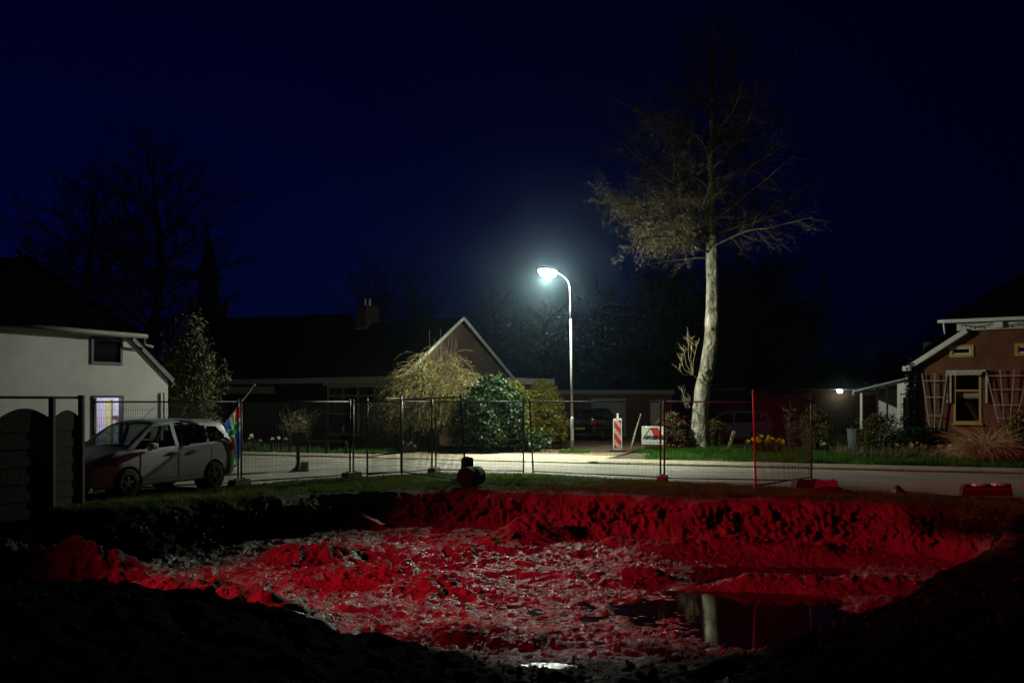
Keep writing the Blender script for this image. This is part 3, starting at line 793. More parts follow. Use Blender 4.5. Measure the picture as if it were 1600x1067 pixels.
def wall_with_hole(q, x0, x1, z0, z1, holes, y0, y1, mi=0):
    """wall slab in the xz plane with rectangular holes (x0,x1,z0,z1), cut as a grid of blocks"""
    X = sorted({x0, x1} | {h[0] for h in holes} | {h[1] for h in holes}); Z = sorted({z0, z1} | {h[2] for h in holes} | {h[3] for h in holes})
    for i in range(len(X) - 1):
        for j in range(len(Z) - 1):
            cx, cz = (X[i] + X[i+1]) / 2, (Z[j] + Z[j+1]) / 2
            if any(h[0] < cx < h[1] and h[2] < cz < h[3] for h in holes): continue
            vs = [(X[i], y0, Z[j]), (X[i+1], y0, Z[j]), (X[i+1], y0, Z[j+1]), (X[i], y0, Z[j+1])]
            q.add(vs, [(0, 1, 2, 3)], mi)
            vs = [(X[i], y1, Z[j]), (X[i+1], y1, Z[j]), (X[i+1], y1, Z[j+1]), (X[i], y1, Z[j+1])]
            q.add(vs, [(3, 2, 1, 0)], mi)
    for h in holes:      # reveals
        a, b_, c, d = h
        q.add([(a, y0, c), (a, y1, c), (a, y1, d), (a, y0, d)], [(0, 1, 2, 3)], mi)
        q.add([(b_, y0, c), (b_, y1, c), (b_, y1, d), (b_, y0, d)], [(3, 2, 1, 0)], mi)
        q.add([(a, y0, c), (b_, y0, c), (b_, y1, c), (a, y1, c)], [(0, 1, 2, 3)], mi)
        q.add([(a, y0, d), (b_, y0, d), (b_, y1, d), (a, y1, d)], [(3, 2, 1, 0)], mi)

# --- white house on the left (half-hipped gable towards the street)
def white_house():
    t = thing('white_house', 'white stucco house with half-hipped dark roof and one lit window', 'house', (-9.45, 25.0, -0.05), R(65.97))
    Wd = 7.0; ze, zg = 2.72, 3.74; xr = 1.30
    q = MB()
    hole = (-2.52, -1.55, 0.9, 2.2); hole2 = (-2.56, -1.58, 2.98, 3.66)
    wall_with_hole(q, -Wd + xr, -xr, 0, zg, [hole, hole2], 0.0, 0.12)
    q.add([(-xr, 0, 0), (0, 0, 0), (0, 0, ze), (-xr, 0, zg)], [(0, 1, 2, 3)])
    q.add([(-Wd, 0, 0), (-Wd + xr, 0, 0), (-Wd + xr, 0, zg), (-Wd, 0, ze)], [(0, 1, 2, 3)])
    q.add([(0, 0, 0), (0, 9, 0), (0, 9, ze), (0, 0, ze)], [(0, 1, 2, 3)])
    q.add([(-Wd, 0, 0), (-Wd, 9, 0), (-Wd, 9, ze), (-Wd, 0, ze)], [(3, 2, 1, 0)])
    q.add([(-Wd, 9, 0), (0, 9, 0), (0, 9, ze), (-Wd / 2, 9, 5.4), (-Wd, 9, ze)], [(4, 3, 2, 1, 0)])
    q.build('wall', M_stucco, t)
    # roof shell: two long slopes and the half hip
    zr = 5.45; xm = -Wd / 2; k = (zr - ze) / (Wd / 2)
    yh = 1.25; ov = 0.05
    def zx(x): return zr - abs(x - xm) * k
    q = MB(); th = Vector((0, 0, 0.14))
    A = Vector((0.16, -ov, zx(0.16) + 0.02)); B = Vector((-xr + 0.12, -ov - 0.06, zg + 0.02)); C = Vector((xm, yh, zr + 0.02)); D = Vector((xm, 9.2, zr + 0.02)); E = Vector((0.16, 9.2, zx(0.16) + 0.02))
    def slab(ps):
        m_ = len(ps); q.add([p for p in ps] + [p + th for p in ps], [tuple(reversed(range(m_))), tuple(range(m_, 2 * m_))] + [(i, (i+1) % m_, m_+(i+1) % m_, m_+i) for i in range(m_)])
    def mir(p): return Vector((2 * xm - p.x, p.y, p.z))
    slab([A, B, C, D, E][::-1]); slab([mir(p) for p in (A, B, C, D, E)])
    slab([mir(B), B, C])
    rf = q.build('roof', M_rooftile, t)
    # tiles on the hip: rows of slightly proud courses along the verge
    q = MB()
    for i in range(15):
        f = i / 14; p = (B + th).lerp(C + th, f); q.bar(p + Vector((0.0, -0.02, 0.02)), p + (C - B) * 0.05 + Vector((0, 0, 0.05)), 0.2, 0.09)
    q.build('hip_tiles', mat('hip_tile', (0.03, 0.028, 0.027), 0.35, var=0.3, vscale=9), rf)
    # gutter, barge boards, downpipe
    q = MB(); q.tube([(-Wd + xr - 0.2, -0.25, zg + 0.02), (-xr + 0.3, -0.25, zg + 0.02)], 0.065, 8); q.build('gutter', mat('gutter_grey', (0.16, 0.15, 0.12), 0.6), t, True)
    q = MB(); q.tube([(-xr + 0.2, -0.25, zg - 0.02), (-xr + 0.22, -0.24, zg - 0.2), (-xr + 0.55, -0.2, zg - 0.24)], 0.04, 8); q.build('downpipe', MATS['gutter_grey'], t, True)
    for sg in (1, -1):
        q = MB(); a = Vector((-xr - 0.05, -0.045, zg + 0.02)); b_ = Vector((0.14, -0.045, zx(0.14) - 0.0))
        if sg < 0: a, b_ = mir(a), mir(b_)
        q.bar(a, b_, 0.05, 0.13); q.build('barge_board', M_navy, t)
    q = MB(); q.tube([(-0.2, -0.06, 0.1), (-0.2, -0.06, 2.3)], 0.03, 8); q.build('drain_pipe', M_offwhite, t, True)
    # upper window (dark) and lower window (lit room behind real glass)
    window(t, -2.56, -1.58, 2.98, 3.66, M_navy, 0.07, 0.0)
    gl = bpy.data.materials.new('clear_window_glass'); gl.use_nodes = True
    nn = gl.node_tree.nodes; ll = gl.node_tree.links; nn.remove(nn['Principled BSDF'])
    tr = nn.new('ShaderNodeBsdfTransparent'); gs = nn.new('ShaderNodeBsdfGlossy'); gs.inputs['Roughness'].default_value = 0.02
    mxs = nn.new('ShaderNodeMixShader'); mxs.inputs[0].default_value = 0.07
    ll.new(tr.outputs[0], mxs.inputs[1]); ll.new(gs.outputs[0], mxs.inputs[2]); ll.new(mxs.outputs[0], nn['Material Output'].inputs[0])
    MATS['clear_window_glass'] = gl
    w = window(t, -2.52, -1.55, 0.9, 2.2, M_navy, 0.06, 0.0, glass=gl)
    rm = MB(); x0, x1, z0, z1, d = -3.4, -0.7, 0.3, 2.45, 2.2
    rm.add([(x0, 0.13, z0), (x1, 0.13, z0), (x1, d, z0), (x0, d, z0)], [(0, 1, 2, 3)]); rm.add([(x0, 0.13, z1), (x1, 0.13, z1), (x1, d, z1), (x0, d, z1)], [(3, 2, 1, 0)])
    rm.add([(x0, d, z0), (x1, d, z0), (x1, d, z1), (x0, d, z1)], [(0, 1, 2, 3)]); rm.add([(x0, 0.13, z0), (x0, d, z0), (x0, d, z1), (x0, 0.13, z1)], [(0, 1, 2, 3)]); rm.add([(x1, 0.13, z0), (x1, d, z0), (x1, d, z1), (x1, 0.13, z1)], [(3, 2, 1, 0)])
    rm.build('lit_room', mat('room_paint', (0.62, 0.60, 0.66), 0.9), t)
    q = MB(); 
    for i in range(7): q.tube([(-2.44 + i * 0.035, 0.2 + 0.025 * (i % 2), 0.95), (-2.44 + i * 0.035, 0.2 + 0.025 * (i % 2), 2.14)], 0.024, 6)
    for i in range(0): q.tube([(-1.72 + i * 0.03, 0.2 + 0.025 * (i % 2), 0.95), (-1.72 + i * 0.03, 0.2 + 0.025 * (i % 2), 2.14)], 0.02, 6)
    q.build('curtain', mat('net_curtain', (0.5, 0.42, 0.36), 0.9), w)
    q = MB(); q.box(-0.80, -0.72, 0.55, 1.2, 1.55, 1.66); q.box(-0.80, -0.72, 0.86, 0.90, 0.4, 1.55); q.build('shelf', mat('shelf_wood', (0.06, 0.035, 0.02), 0.7), t)
    q = MB(); q.box(-0.76, -0.705, 0.30, 0.62, 0.32, 2.2); q.build('inner_door', mat('warm_door', (0.42, 0.27, 0.20), 0.8), t)
    q = MB(); q.box(-0.78, -0.705, 1.28, 1.5, 0.32, 2.1); q.build('yellow_hanging', mat('yellow_cloth', (0.5, 0.47, 0.22), 0.9), t)
    q = MB(); q.box(-1.3, -1.0, 1.9, 2.18, 0.32, 1.7); q.build('cupboard', mat('cupboard_grey', (0.12, 0.12, 0.14), 0.7), t)
    q = MB(); q.tube([(-2.45, 1.5, 2.38), (-1.3, 1.5, 2.38)], 0.03, 8); q.build('tube_lamp', mat('tube_lamp_lit', (1, 1, 1), 0.5, emit=(0.82, 0.80, 1.0), estr=12), t)
    L = bpy.data.lights.new('room_light', 'POINT'); L.energy = 42; L.color = (0.86, 0.86, 1.0); L.shadow_soft_size = 0.15
    o = bpy.data.objects.new('room_light', L); COL.objects.link(o); o.parent = t; o.location = (-1.9, 1.1, 2.2)
white_house()

# --- brick bungalow beyond the road
def bungalow():
    t = thing('brick_bungalow', 'brown brick bungalow with white verge boards behind the weeping shrub', 'house', (-4.4, 38.0, -0.05), math.atan2(-0.575, 0.818))
    D = 7.2; Ln = 12.6; ze = 3.3; zr = 5.72
    q = MB()
    wall_with_hole(q, -8.1, 0, 0, ze, [(-4.7, -0.9, 0.55, 2.75)], 0, 0.2)
    q.add([(0, 0, 0), (0, D, 0), (0, D, ze), (0, D / 2, zr - 0.1), (0, 0, ze)], [(0, 1, 2, 3, 4)])
    q.add([(-Ln, 1.6, 0), (-8.1, 1.6, 0), (-8.1, 1.6, ze), (-Ln, 1.6, ze)], [(0, 1, 2, 3)])
    q.add([(-8.1, 0, 0), (-8.1, 1.6, 0), (-8.1, 1.6, ze), (-8.1, 0, ze)], [(3, 2, 1, 0)])
    q.add([(-Ln, D, 0), (0, D, 0), (0, D, ze), (-Ln, D, ze)], [(3, 2, 1, 0)]); q.add([(-Ln, 0, 0), (-Ln, D, 0), (-Ln, D, ze), (-Ln, D/2, zr-.1), (-Ln, 0, ze)], [(4, 3, 2, 1, 0)])
    q.build('wall', M_brick, t)
    q = MB(); k = (zr - ze) / (D / 2); ov = 0.45
    gable_roof(q, -Ln - 0.2, 0.18, -ov, D + ov, ze - k * ov + 0.13, zr + 0.13, 0.13)
    rf = q.build('roof', M_rooftile, t)
    q = MB(); q.box(-6.1, -5.4, D/2 - 0.42, D/2 + 0.42, zr - 0.6, zr + 0.95); ch = q.build('chimney', mat('darkened_brick', (0.03, 0.02, 0.014), 0.9, var=0.3, vscale=5), rf)  # chimney brick darker than the walls: missing lamplight put into its colour
    q = MB(); q.box(-6.18, -5.32, D/2 - 0.47, D/2 + 0.47, zr - 0.35, zr - 0.12); q.build('lead_flashing', M_galv, rf)
    for x in (-5.9, -5.6):
        q = MB(); q.tube([(x, D/2, zr + 0.95), (x, D/2, zr + 1.3)], 0.07, 8); q.build('chimney_pipe', M_galv, rf)
    for sg in (0, 1):
        q = MB(); y = -ov if not sg else D + ov
        q.bar((0.205, D / 2, zr + 0.06), (0.205, y, ze - k * ov + 0.06), 0.05, 0.13); q.build('verge_board', M_offwhite, t)
    q = MB(); q.box(-Ln - 0.2, 0.15, -ov - 0.06, -ov - 0.01, ze - k * ov - 0.14, ze - k * ov + 0.10); q.build('fascia', M_white, t)
    q = MB(); q.box(-Ln - 0.1, 0.1, -ov + 0.0, -0.01, ze - k * ov - 0.1, ze - k * ov - 0.06); q.build('soffit', M_dwood, t)
    q = MB(); q.box(-Ln, -8.2, -0.1, -0.02, 2.42, 2.75); q.build('porch_beam', M_white, t)
    q = MB(); q.tube([(-Ln + 0.1, -0.3, 0), (-Ln + 0.1, -0.3, 2.9)], 0.05, 8); q.build('downpipe', M_offwhite, t)
    for i in range(6):
        q = MB(); q.box(-7.9 + i * 0.4, -7.74 + i * 0.4, -0.07, -0.003, 0.35, 2.65); q.build('wall_batten', M_dwood, t)
    # picture window with top lights and curtains
    M_fr = mat('grey_white_frame', (0.7, 0.7, 0.64), 0.55, var=0.1, vscale=5)
    w = window(t, -4.7, -0.9, 0.55, 2.75, M_fr, 0.09, 0.0, mull=(-3.75, -2.8, -1.85), trans=(2.3, 1.5), glass=MATS['clear_window_glass'], sill=M_conc)
    q = MB()
    for i in range(60):
        x = -4.6 + i * 0.062
        if -3.6 < x < -3.1 or -2.5 < x < -2.1: continue
        q.tube([(x, 0.22 + 0.03 * math.sin(i * 1.9), 1.05), (x, 0.22 + 0.03 * math.sin(i * 1.9 + .3), 2.68)], 0.036, 5)
    q.build('curtain', M_curtain, w)
    q = MB(); q.box(-4.85, -0.8, -0.16, -0.035, 2.76, 2.98); q.build('awning_box', M_fr, w)
    q = MB(); q.box(-5.0, -0.6, 0.6, 3.0, 0.3, 2.9); q.build('dark_room', M_black, t)
    # flat-roofed side wing
    q = MB(); q.box(-6, -0.15, D + 0.002, D + 3.9, 0, 2.9); q.build('side_wing_wall', M_brick, t)
    q = MB(); q.box(-6.2, 0.1, D + 0.05, D + 4.15, 2.9, 3.2); q.build('side_wing_fascia', M_white, t)
    q = MB(); q.box(-0.15, -0.09, D + 0.5, D + 1.35, 0.9, 2.75); f = q.build('window', M_fr, t)
    q = MB(); q.box(-0.095, -0.085, D + 0.58, D + 1.27, 0.98, 2.67); q.build('pane', M_blackglass, f)
    q = MB(); q.box(-0.15, -0.09, D + 2.7, D + 3.3, 1.3, 2.3); f = q.build('window', M_fr, t)
    q = MB(); q.box(-0.095, -0.085, D + 2.77, D + 3.23, 1.37, 2.23); q.build('pane', M_blackglass, f)
bungalow()

# --- dark garage at the end of the drive
def garage():
    t = thing('garage', 'dark flat-roofed garage with a grey door at the driveway end', 'garage', (3.6, 50.0, -0.05))
    q = MB(); q.box(-3.6, 5.2, 0, 6, 0, 2.45); q.build('wall', M_brick, t)
    q = MB(); q.box(-3.7, 5.3, -0.15, 6.1, 2.45, 2.68); q.build('fascia', mat('dull_fascia', (0.2, 0.2, 0.18), 0.7), t)
    q = MB(); q.box(0.75, 2.65, -0.06, -0.004, 0.0, 2.2); dr = q.build('garage_door', mat('grey_door', (0.28, 0.29, 0.29), 0.6), t)
    for i in range(7):
        q = MB(); q.box(0.8, 2.6, -0.085, -0.062, 0.1 + i * 0.3, 0.34 + i * 0.3); q.build('door_panel', MATS['grey_door'], dr)
    q = MB(); q.box(4.0, 4.7, -0.05, -0.004, 0, 2.1); q.build('side_door', M_offwhite, t)
garage()

# --- big dark roofs behind and the church
def dark_house():
    t = thing('dark_house', 'unlit large house whose black roof rises behind the bungalow', 'house', (-21.5, 64, -0.05), R(-20))
    q = MB(); q.box(-4.5, 8.5, 0, 9, 0, 3.4); q.build('wall', M_brick, t)
    q = MB(); gable_roof(q, -5, 9, -0.5, 9.5, 3.3, 8.35, 0.2); rf = q.build('roof', M_rooftile, t)
    q = MB(); q.box(-3, -2.2, 4.1, 4.9, 7.6, 9.0); q.build('chimney', M_brick, rf)
    for x in (-2.5, 1.5, 5.5): window(t, x, x + 1.6, 0.9, 2.5, M_offwhite, 0.08, 0.0, mull=(x + 0.8,))
dark_house()

def church():
    Y = 110.0; x = (326 - 800) / F * Y; s = Y / F
    t = thing('church_tower', 'dim brick church tower with a pointed spire on the skyline', 'church', (x, Y, -0.05), R(12))
    M_pale = mat('tower_plaster', (0.35, 0.32, 0.26), 0.9, var=0.2, vscale=1)
    q = MB(); q.box(-1.9, 1.9, -1.9, 1.9, 0, 12.9); q.build('shaft', M_brick, t)
    q = MB(); q.box(-2.15, 2.15, -2.15, 2.15, 12.9, 13.5); q.build('cornice', M_pale, t)
    q = MB()
    for i in range(9):
        u = -2.0 + i * 0.5
        for a in ((u, -2.0), (u, 2.0), (-2.0, u), (2.0, u)): q.box(a[0]-.05, a[0]+.05, a[1]-.05, a[1]+.05, 13.5, 14.4)
    q.box(-2.1, 2.1, -2.1, -1.95, 14.4, 14.55); q.box(-2.1, 2.1, 1.95, 2.1, 14.4, 14.55); q.box(-2.1, -1.95, -1.94, 1.94, 14.4, 14.55); q.box(1.95, 2.1, -1.94, 1.94, 14.4, 14.55)
    q.build('balustrade', M_pale, t)
    oc = [(1.25 * math.cos(R(22.5 + 45 * i)), 1.25 * math.sin(R(22.5 + 45 * i))) for i in range(8)]
    q = MB(); q.prism(oc, 'z', 13.5, 17.0); bl = q.build('belfry', M_pale, t)
    for a in range(0, 360, 90):
        q = MB(); q.box(-0.3, 0.3, -1.2, -1.13, 14.8, 16.4); o = q.build('belfry_louvre', M_black, bl); o.rotation_euler = (0, 0, R(a))
    q = MB()
    prof = [(1.65, 16.9), (1.25, 17.6), (0.8, 18.9), (0.35, 20.9), (0.04, 22.3)]
    vs = [(r * math.cos(R(22.5 + 45 * i)), r * math.sin(R(22.5 + 45 * i)), z) for r, z in prof for i in range(8)]
    fs = [(j*8+i, j*8+(i+1) % 8, (j+1)*8+(i+1) % 8, (j+1)*8+i) for j in range(4) for i in range(8)]
    q.add(vs, fs); q.build('spire', M_rooftile, t)
    q = MB(); q.tube([(0, 0, 22.2), (0, 0, 23.3)], 0.04, 6); q.build('finial', M_black, t)
church()

# --- barn with its outside lamp
def barn():
    t = thing('barn', 'dark barn with a small lit lamp under its eave', 'barn', (13.0, 58.0, -0.05), R(-4))
    L = 10.6; D = 8.0; ze = 2.86; zr = 4.75
    q = MB(); q.box(0, L, 0, D, 0, ze); q.build('wall', mat('dark_barn_brick', (0.05, 0.022, 0.015), 0.9, var=0.3, vscale=3), t)
    q = MB(); ym = D / 2
    A = [(-0.3, -0.4, ze), (L + 0.3, -0.4, ze), (L + 0.3, D + 0.4, ze), (-0.3, D + 0.4, ze), (4.0, ym - 1.2, zr), (L - 1.9, ym - 1.2, zr)]
    q.add(A, [(0, 1, 5, 4), (1, 2, 5), (2, 3, 4, 5), (3, 0, 4), (3, 2, 1, 0)]); rf = q.build('roof', M_roofblue, t)
    for i in range(22):
        f = (i + 0.5) / 22; q = MB(); a = Vector(A[0]).lerp(Vector(A[1]), f); b_ = Vector(A[4]).lerp(Vector(A[5]), f)
        q.bar(a + Vector((0, 0, 0.02)), b_ + Vector((0, 0, 0.02)), 0.05, 0.04); q.build('roof_rib', M_roofblue, rf)
    q = MB(); q.tube([(-0.3, -0.46, ze - 0.05), (L + 0.2, -0.46, ze - 0.05)], 0.06, 6); q.build('gutter', M_galv, t)
    q = MB(); q.box(2.0, 4.6, -0.06, -0.004, 0, 2.4); q.build('barn_door', M_dwood, t)
    lx = (1310 - 800) / F * 57.4 - 13.0
    q = MB(); q.box(lx - 0.12, lx + 0.12, -0.34, -0.2, ze - 0.2, ze - 0.1); q.build('lamp_bracket', M_black, t)
    q = MB(); K = 10
    vs = [(lx + 0.16 * math.cos(2*math.pi*k/K) * s, -0.48 + 0.1 * math.sin(2*math.pi*k/K) * s, ze - 0.17 + dz) for (s, dz) in ((1, 0.04), (1, -0.05), (0.6, -0.11)) for k in range(K)]
    q.add(vs, [(j*K+k, j*K+(k+1) % K, (j+1)*K+(k+1) % K, (j+1)*K+k) for j in range(2) for k in range(K)] + [tuple(range(K)), tuple(reversed(range(2*K, 3*K)))])
    q.build('barn_lamp', mat('barn_lamp_lit', (1, 1, 1), 0.5, emit=(0.85, 1.0, 0.75), estr=40), t, True)
    Lt = bpy.data.lights.new('barn_light', 'POINT'); Lt.energy = 8; Lt.color = (0.85, 1.0, 0.72); Lt.shadow_soft_size = 0.06
    o = bpy.data.objects.new('barn_light', Lt); COL.objects.link(o); o.parent = t; o.location = (lx, -0.72, ze - 0.25)
barn()

# --- red brick house on the right
def red_house():
    t = thing('red_brick_house', 'red brick house with ochre window frames and white gutter board', 'house', (15.2, 34.3, -0.05), R(-31.9))
    Wd = 8.2; ze, zb = 3.40, 4.66; xr = 1.94; zgut = 4.95
    q = MB()
    holes = [(1.30, 2.22, 1.25, 3.08), (1.17, 1.97, 3.68, 4.12), (3.28, 4.1, 3.68, 4.12), (4.6, 5.6, 1.25, 3.08)]
    wall_with_hole(q, xr, Wd - xr, 0, zb, [h for h in holes if h[0] > xr], 0, 0.15)
    # left bay holds the openings that straddle the hip line
    q2 = MB()
    wall_with_hole(q2, 0, xr, 0, ze, [(1.30, xr, 1.25, 3.08)], 0, 0.15)
    q = MB()
    X = [0, 1.17, 1.30, 1.97, 2.22, 3.28, 4.1, 4.6, 5.6, Wd]; 
    wall_with_hole(q, 0, Wd, 0, ze, [(1.30, 2.22, 1.25, 3.08), (4.6, 5.6, 1.25, 3.08)], 0, 0.15)
    # upper part: trapezium cut in strips
    def zt(x): return min(zb, ze + (zb - ze) * min(x, Wd - x) / xr)
    cuts = sorted({0, 0.4, 0.8, 1.17, 1.97, xr, 3.28, 4.1, Wd - xr, Wd - 1.0, Wd})
    for i in range(len(cuts) - 1):
        a, b_ = cuts[i], cuts[i + 1]; cx = (a + b_) / 2
        op = [h for h in holes if h[2] > 3.5 and h[0] < cx < h[1]]
        if op:
            h = op[0]
            q.add([(a, 0, ze), (b_, 0, ze), (b_, 0, h[2]), (a, 0, h[2])], [(0, 1, 2, 3)]); q.add([(a, 0, h[3]), (b_, 0, h[3]), (b_, 0, max(zt(b_), h[3])), (a, 0, max(zt(a), h[3]))], [(0, 1, 2, 3)])
        else: q.add([(a, 0, ze), (b_, 0, ze), (b_, 0, zt(b_)), (a, 0, zt(a))], [(0, 1, 2, 3)])
    for x in (0, Wd): q.add([(x, 0, 0), (x, 9, 0), (x, 9, ze), (x, 0, ze)], [(0, 1, 2, 3)])
    q.build('wall', M_brickred, t)
    q = MB(); q.box(0.2, Wd - 0.2, 0.5, 8, 0.1, 4.3); q.build('dark_room', M_black, t)
    # roof
    zr = 7.0; xm = Wd / 2
    q = MB(); th = Vector((0, 0, 0.14))
    def slab(ps):
        m_ = len(ps); q.add([p for p in ps] + [p + th for p in ps], [tuple(reversed(range(m_))), tuple(range(m_, 2 * m_))] + [(i, (i+1) % m_, m_+(i+1) % m_, m_+i) for i in range(m_)])
    def mir(p): return Vector((2 * xm - p.x, p.y, p.z))
    A = Vector((-0.25, -0.15, 3.36)); B = Vector((1.25, -0.15, 4.72)); B2 = Vector((1.0, -0.35, 5.02)); C = Vector((xm, 1.7, zr)); D_ = Vector((xm, 9.3, zr)); E = Vector((-0.25, 9.3, 3.36))
    slab([E, D_, C, B2, B, A]); slab([mir(p) for p in (A, B, B2, C, D_, E)]); slab([B2, mir(B2), C])
    q.build('roof', M_rooftile, t)
    q = MB(); q.box(1.42, Wd - 1.42, -0.13, -0.01, zb - 0.02, zgut - 0.04); q.build('gable_board', M_offwhite, t)
    q = MB(); q.box(0.8, Wd - 0.8, -0.36, -0.2, zgut - 0.02, zgut + 0.10); q.build('gutter', M_white, t)
    for sg in (0, 1):
        q = MB(); a = Vector((-0.22, -0.2, 3.32)); b_ = Vector((1.75, -0.2, zb - 0.02))
        if sg: a, b_ = mir(a), mir(b_)
        q.bar(a, b_, 0.06, 0.17); q.build('barge_board', M_white, t)
    q = MB(); q.box(-0.42, -0.1, -0.26, -0.1, 3.2, 3.38); q.build('eave_return', M_white, t)
    q = MB(); q.tube([(-0.06, -0.12, 0), (-0.06, -0.12, 3.25)], 0.045, 8); q.build('downpipe', M_galv, t, True)
    q = MB(); q.tube([(1.0, -0.24, zgut), (1.02, -0.24, zgut - 0.25), (1.05, -0.2, zgut - 0.42)], 0.035, 8); q.build('gutter_outlet', M_white, t, True)
    q = MB(); q.box(2.62, 2.92, -0.22, -0.135, 4.69, 4.9); q.build('alarm_box', M_white, t)
    # dead festoon cable under the gutter
    q = MB(); pts = []
    for i in range(60):
        x = 1.6 + i * 0.05; pts.append((x, -0.2, 4.86 - 0.10 * abs(math.sin(i * 0.16)) ))
    q.tube(pts, 0.012, 5); 
    for i in range(0, 60, 6): q.tube([pts[i], (pts[i][0], -0.2, pts[i][2] - 0.07)], 0.016, 5)
    q.build('festoon_cable', M_black, t)
    # windows
    for (x0, x1, z0, z1) in ((1.17, 1.97, 3.68, 4.12), (3.28, 4.1, 3.68, 4.12)):
        w = window(t, x0, x1, z0, z1, M_yellowfr, 0.10, 0.0)
        q = MB(); q.frame(x0 + 0.105, x1 - 0.105, z0 + 0.105, z1 - 0.105, 0.04, 0.0, 0.06); q.build('inner_frame', M_white, w)
    for (x0, x1) in ((1.30, 2.22), (4.6, 5.6)):
        w = window(t, x0, x1, 1.25, 3.08, M_yellowfr, 0.08, 0.0, trans=(2.45,), sill=M_yellowfr, glass=MATS['clear_window_glass'])
        q = MB(); nz = 9; ww = (x1 - x0 - 0.2) / nz
        for i in range(nz):
            a = x0 + 0.1 + i * ww
            q.add([(a, 0.12, 2.4), (a + ww, 0.12, 2.4), (a + ww, 0.12, 2.22), (a + ww / 2, 0.12, 2.13), (a, 0.12, 2.22)], [(0, 4, 3, 2, 1)])
        q.build('scalloped_blind', mat('blind_cloth', (0.4, 0.37, 0.3), 0.9), w)
        q = MB(); q.box(x0 - 0.22, x1 + 0.16, -0.22, -0.04, 3.13, 3.19); 
        for i in range(12):
            a = x0 - 0.15 + i * (x1 - x0 + 0.2) / 12; q.box(a, a + 0.075, -0.215, -0.2, 3.0 + 0.02 * (i % 2), 3.13)
        q.build('awning', M_offwhite, w)
        for x in (x0 - 0.24, x0 - 0.12, x1 + 0.14):
            q = MB(); q.box(x, x + 0.06, -0.10, -0.04, 2.0, 3.12); q.build('awning_arm', M_offwhite, w)
    return t
RH = red_house()
HM = Matrix.Translation((15.2, 34.3, -0.05)) @ Matrix.Rotation(R(-31.9), 4, 'Z')

M_trel = mat('weathered_trellis_paint', (0.38, 0.37, 0.32), 0.7, var=0.25, vscale=9)
def trellis(cx, n_up, wt, wb, z0, z1, label):
    p = HM @ Vector((cx, -0.13, 0))
    t = thing('trellis', label, 'trellis', p, R(-31.9), 'white fan trellises on the red brick wall')
    for i in range(n_up):
        f = -0.5 + i / (n_up - 1)
        q = MB(); q.bar((wb * f, 0, z0), (wt * f, 0, z1), 0.035, 0.035); q.build('upright', M_trel, t)
    for j in range(4):
        g_ = (0.08, 0.33, 0.62, 0.88)[j]
        w = (wb + (wt - wb) * g_) * 0.52; z = z0 + (z1 - z0) * g_
        q = MB(); q.bar((-w, -0.03, z), (w, -0.03, z), 0.025, 0.03); q.build('crossbar', M_trel, t)
trellis(0.68, 3, 0.86, 0.26, 0.75, 3.1, 'narrow three-bar white fan trellis beside the house corner')
trellis(3.05, 4, 1.35, 0.55, 1.3, 3.2, 'wide white fan trellis above the straw-coloured grass')

# conservatory at the side of the red house
def conservatory():
    t = thing('conservatory', 'white framed lean-to conservatory attached beside the red brick house', 'conservatory', (HM @ Vector((-2.15, 0.9, 0))), R(-31.9))
    q = MB(); posts = [(0, 0), (0.55, 0), (0.95, 0), (1.35, 0)]
    for (x, w) in ((0.0, 0.09), (0.62, 0.06), (0.98, 0.06), (1.38, 0.10), (2.0, 0.08)):
        q = MB(); q.box(x, x + w, -0.05, 0.05, 0, 2.45 + 0.25 * x); q.build('post', M_white if x in (0.0, 1.38) else M_dwood, t)
    q = MB(); q.box(0.0, 0.06, 0.06, 3.0, 0.0, 0.1); q.box(0, 0.06, 0.06, 3.0, 2.35, 2.45); q.build('side_rail', M_white, t)
    q = MB(); q.box(0.09, 1.37, 0.02, 0.03, 0.4, 2.5); q.build('glass_panel', MATS['clear_window_glass'], t)
    q = MB(); q.prism([(1.38, 2.75), (2.1, 2.93), (2.1, 2.35), (1.38, 2.35)], 'y', -0.06, 0.04); q.build('gable_panel', M_white, t)
    dr = MB(); dr.frame(1.49, 2.0, 0.05, 2.3, 0.1, -0.04, 0.02); d = dr.build('door', M_white, t)
    q = MB(); q.box(1.59, 1.9, -0.03, -0.02, 0.15, 2.2); q.build('door_glass', M_blackglass, d)
    q = MB(); q.box(1.59, 1.9, -0.05, 0.01, 0.7, 0.78); q.build('door_rail', M_white, d)
    q = MB(); q.prism([(-0.2, 2.42), (2.1, 3.0), (2.1, 3.06), (-0.2, 2.5)], 'y', -0.2, 3.2); q.build('roof', mat('polycarbonate_roof', (0.3, 0.31, 0.3), 0.5), t)
    q = MB(); q.box(-0.24, -0.205, -0.2, 3.2, 2.3, 2.52); q.build('fascia', M_white, t)
    q = MB(); q.box(0.1, 2.0, 2.9, 3.0, 0, 2.6); q.build('back_wall', M_stucco, t)
conservatory()

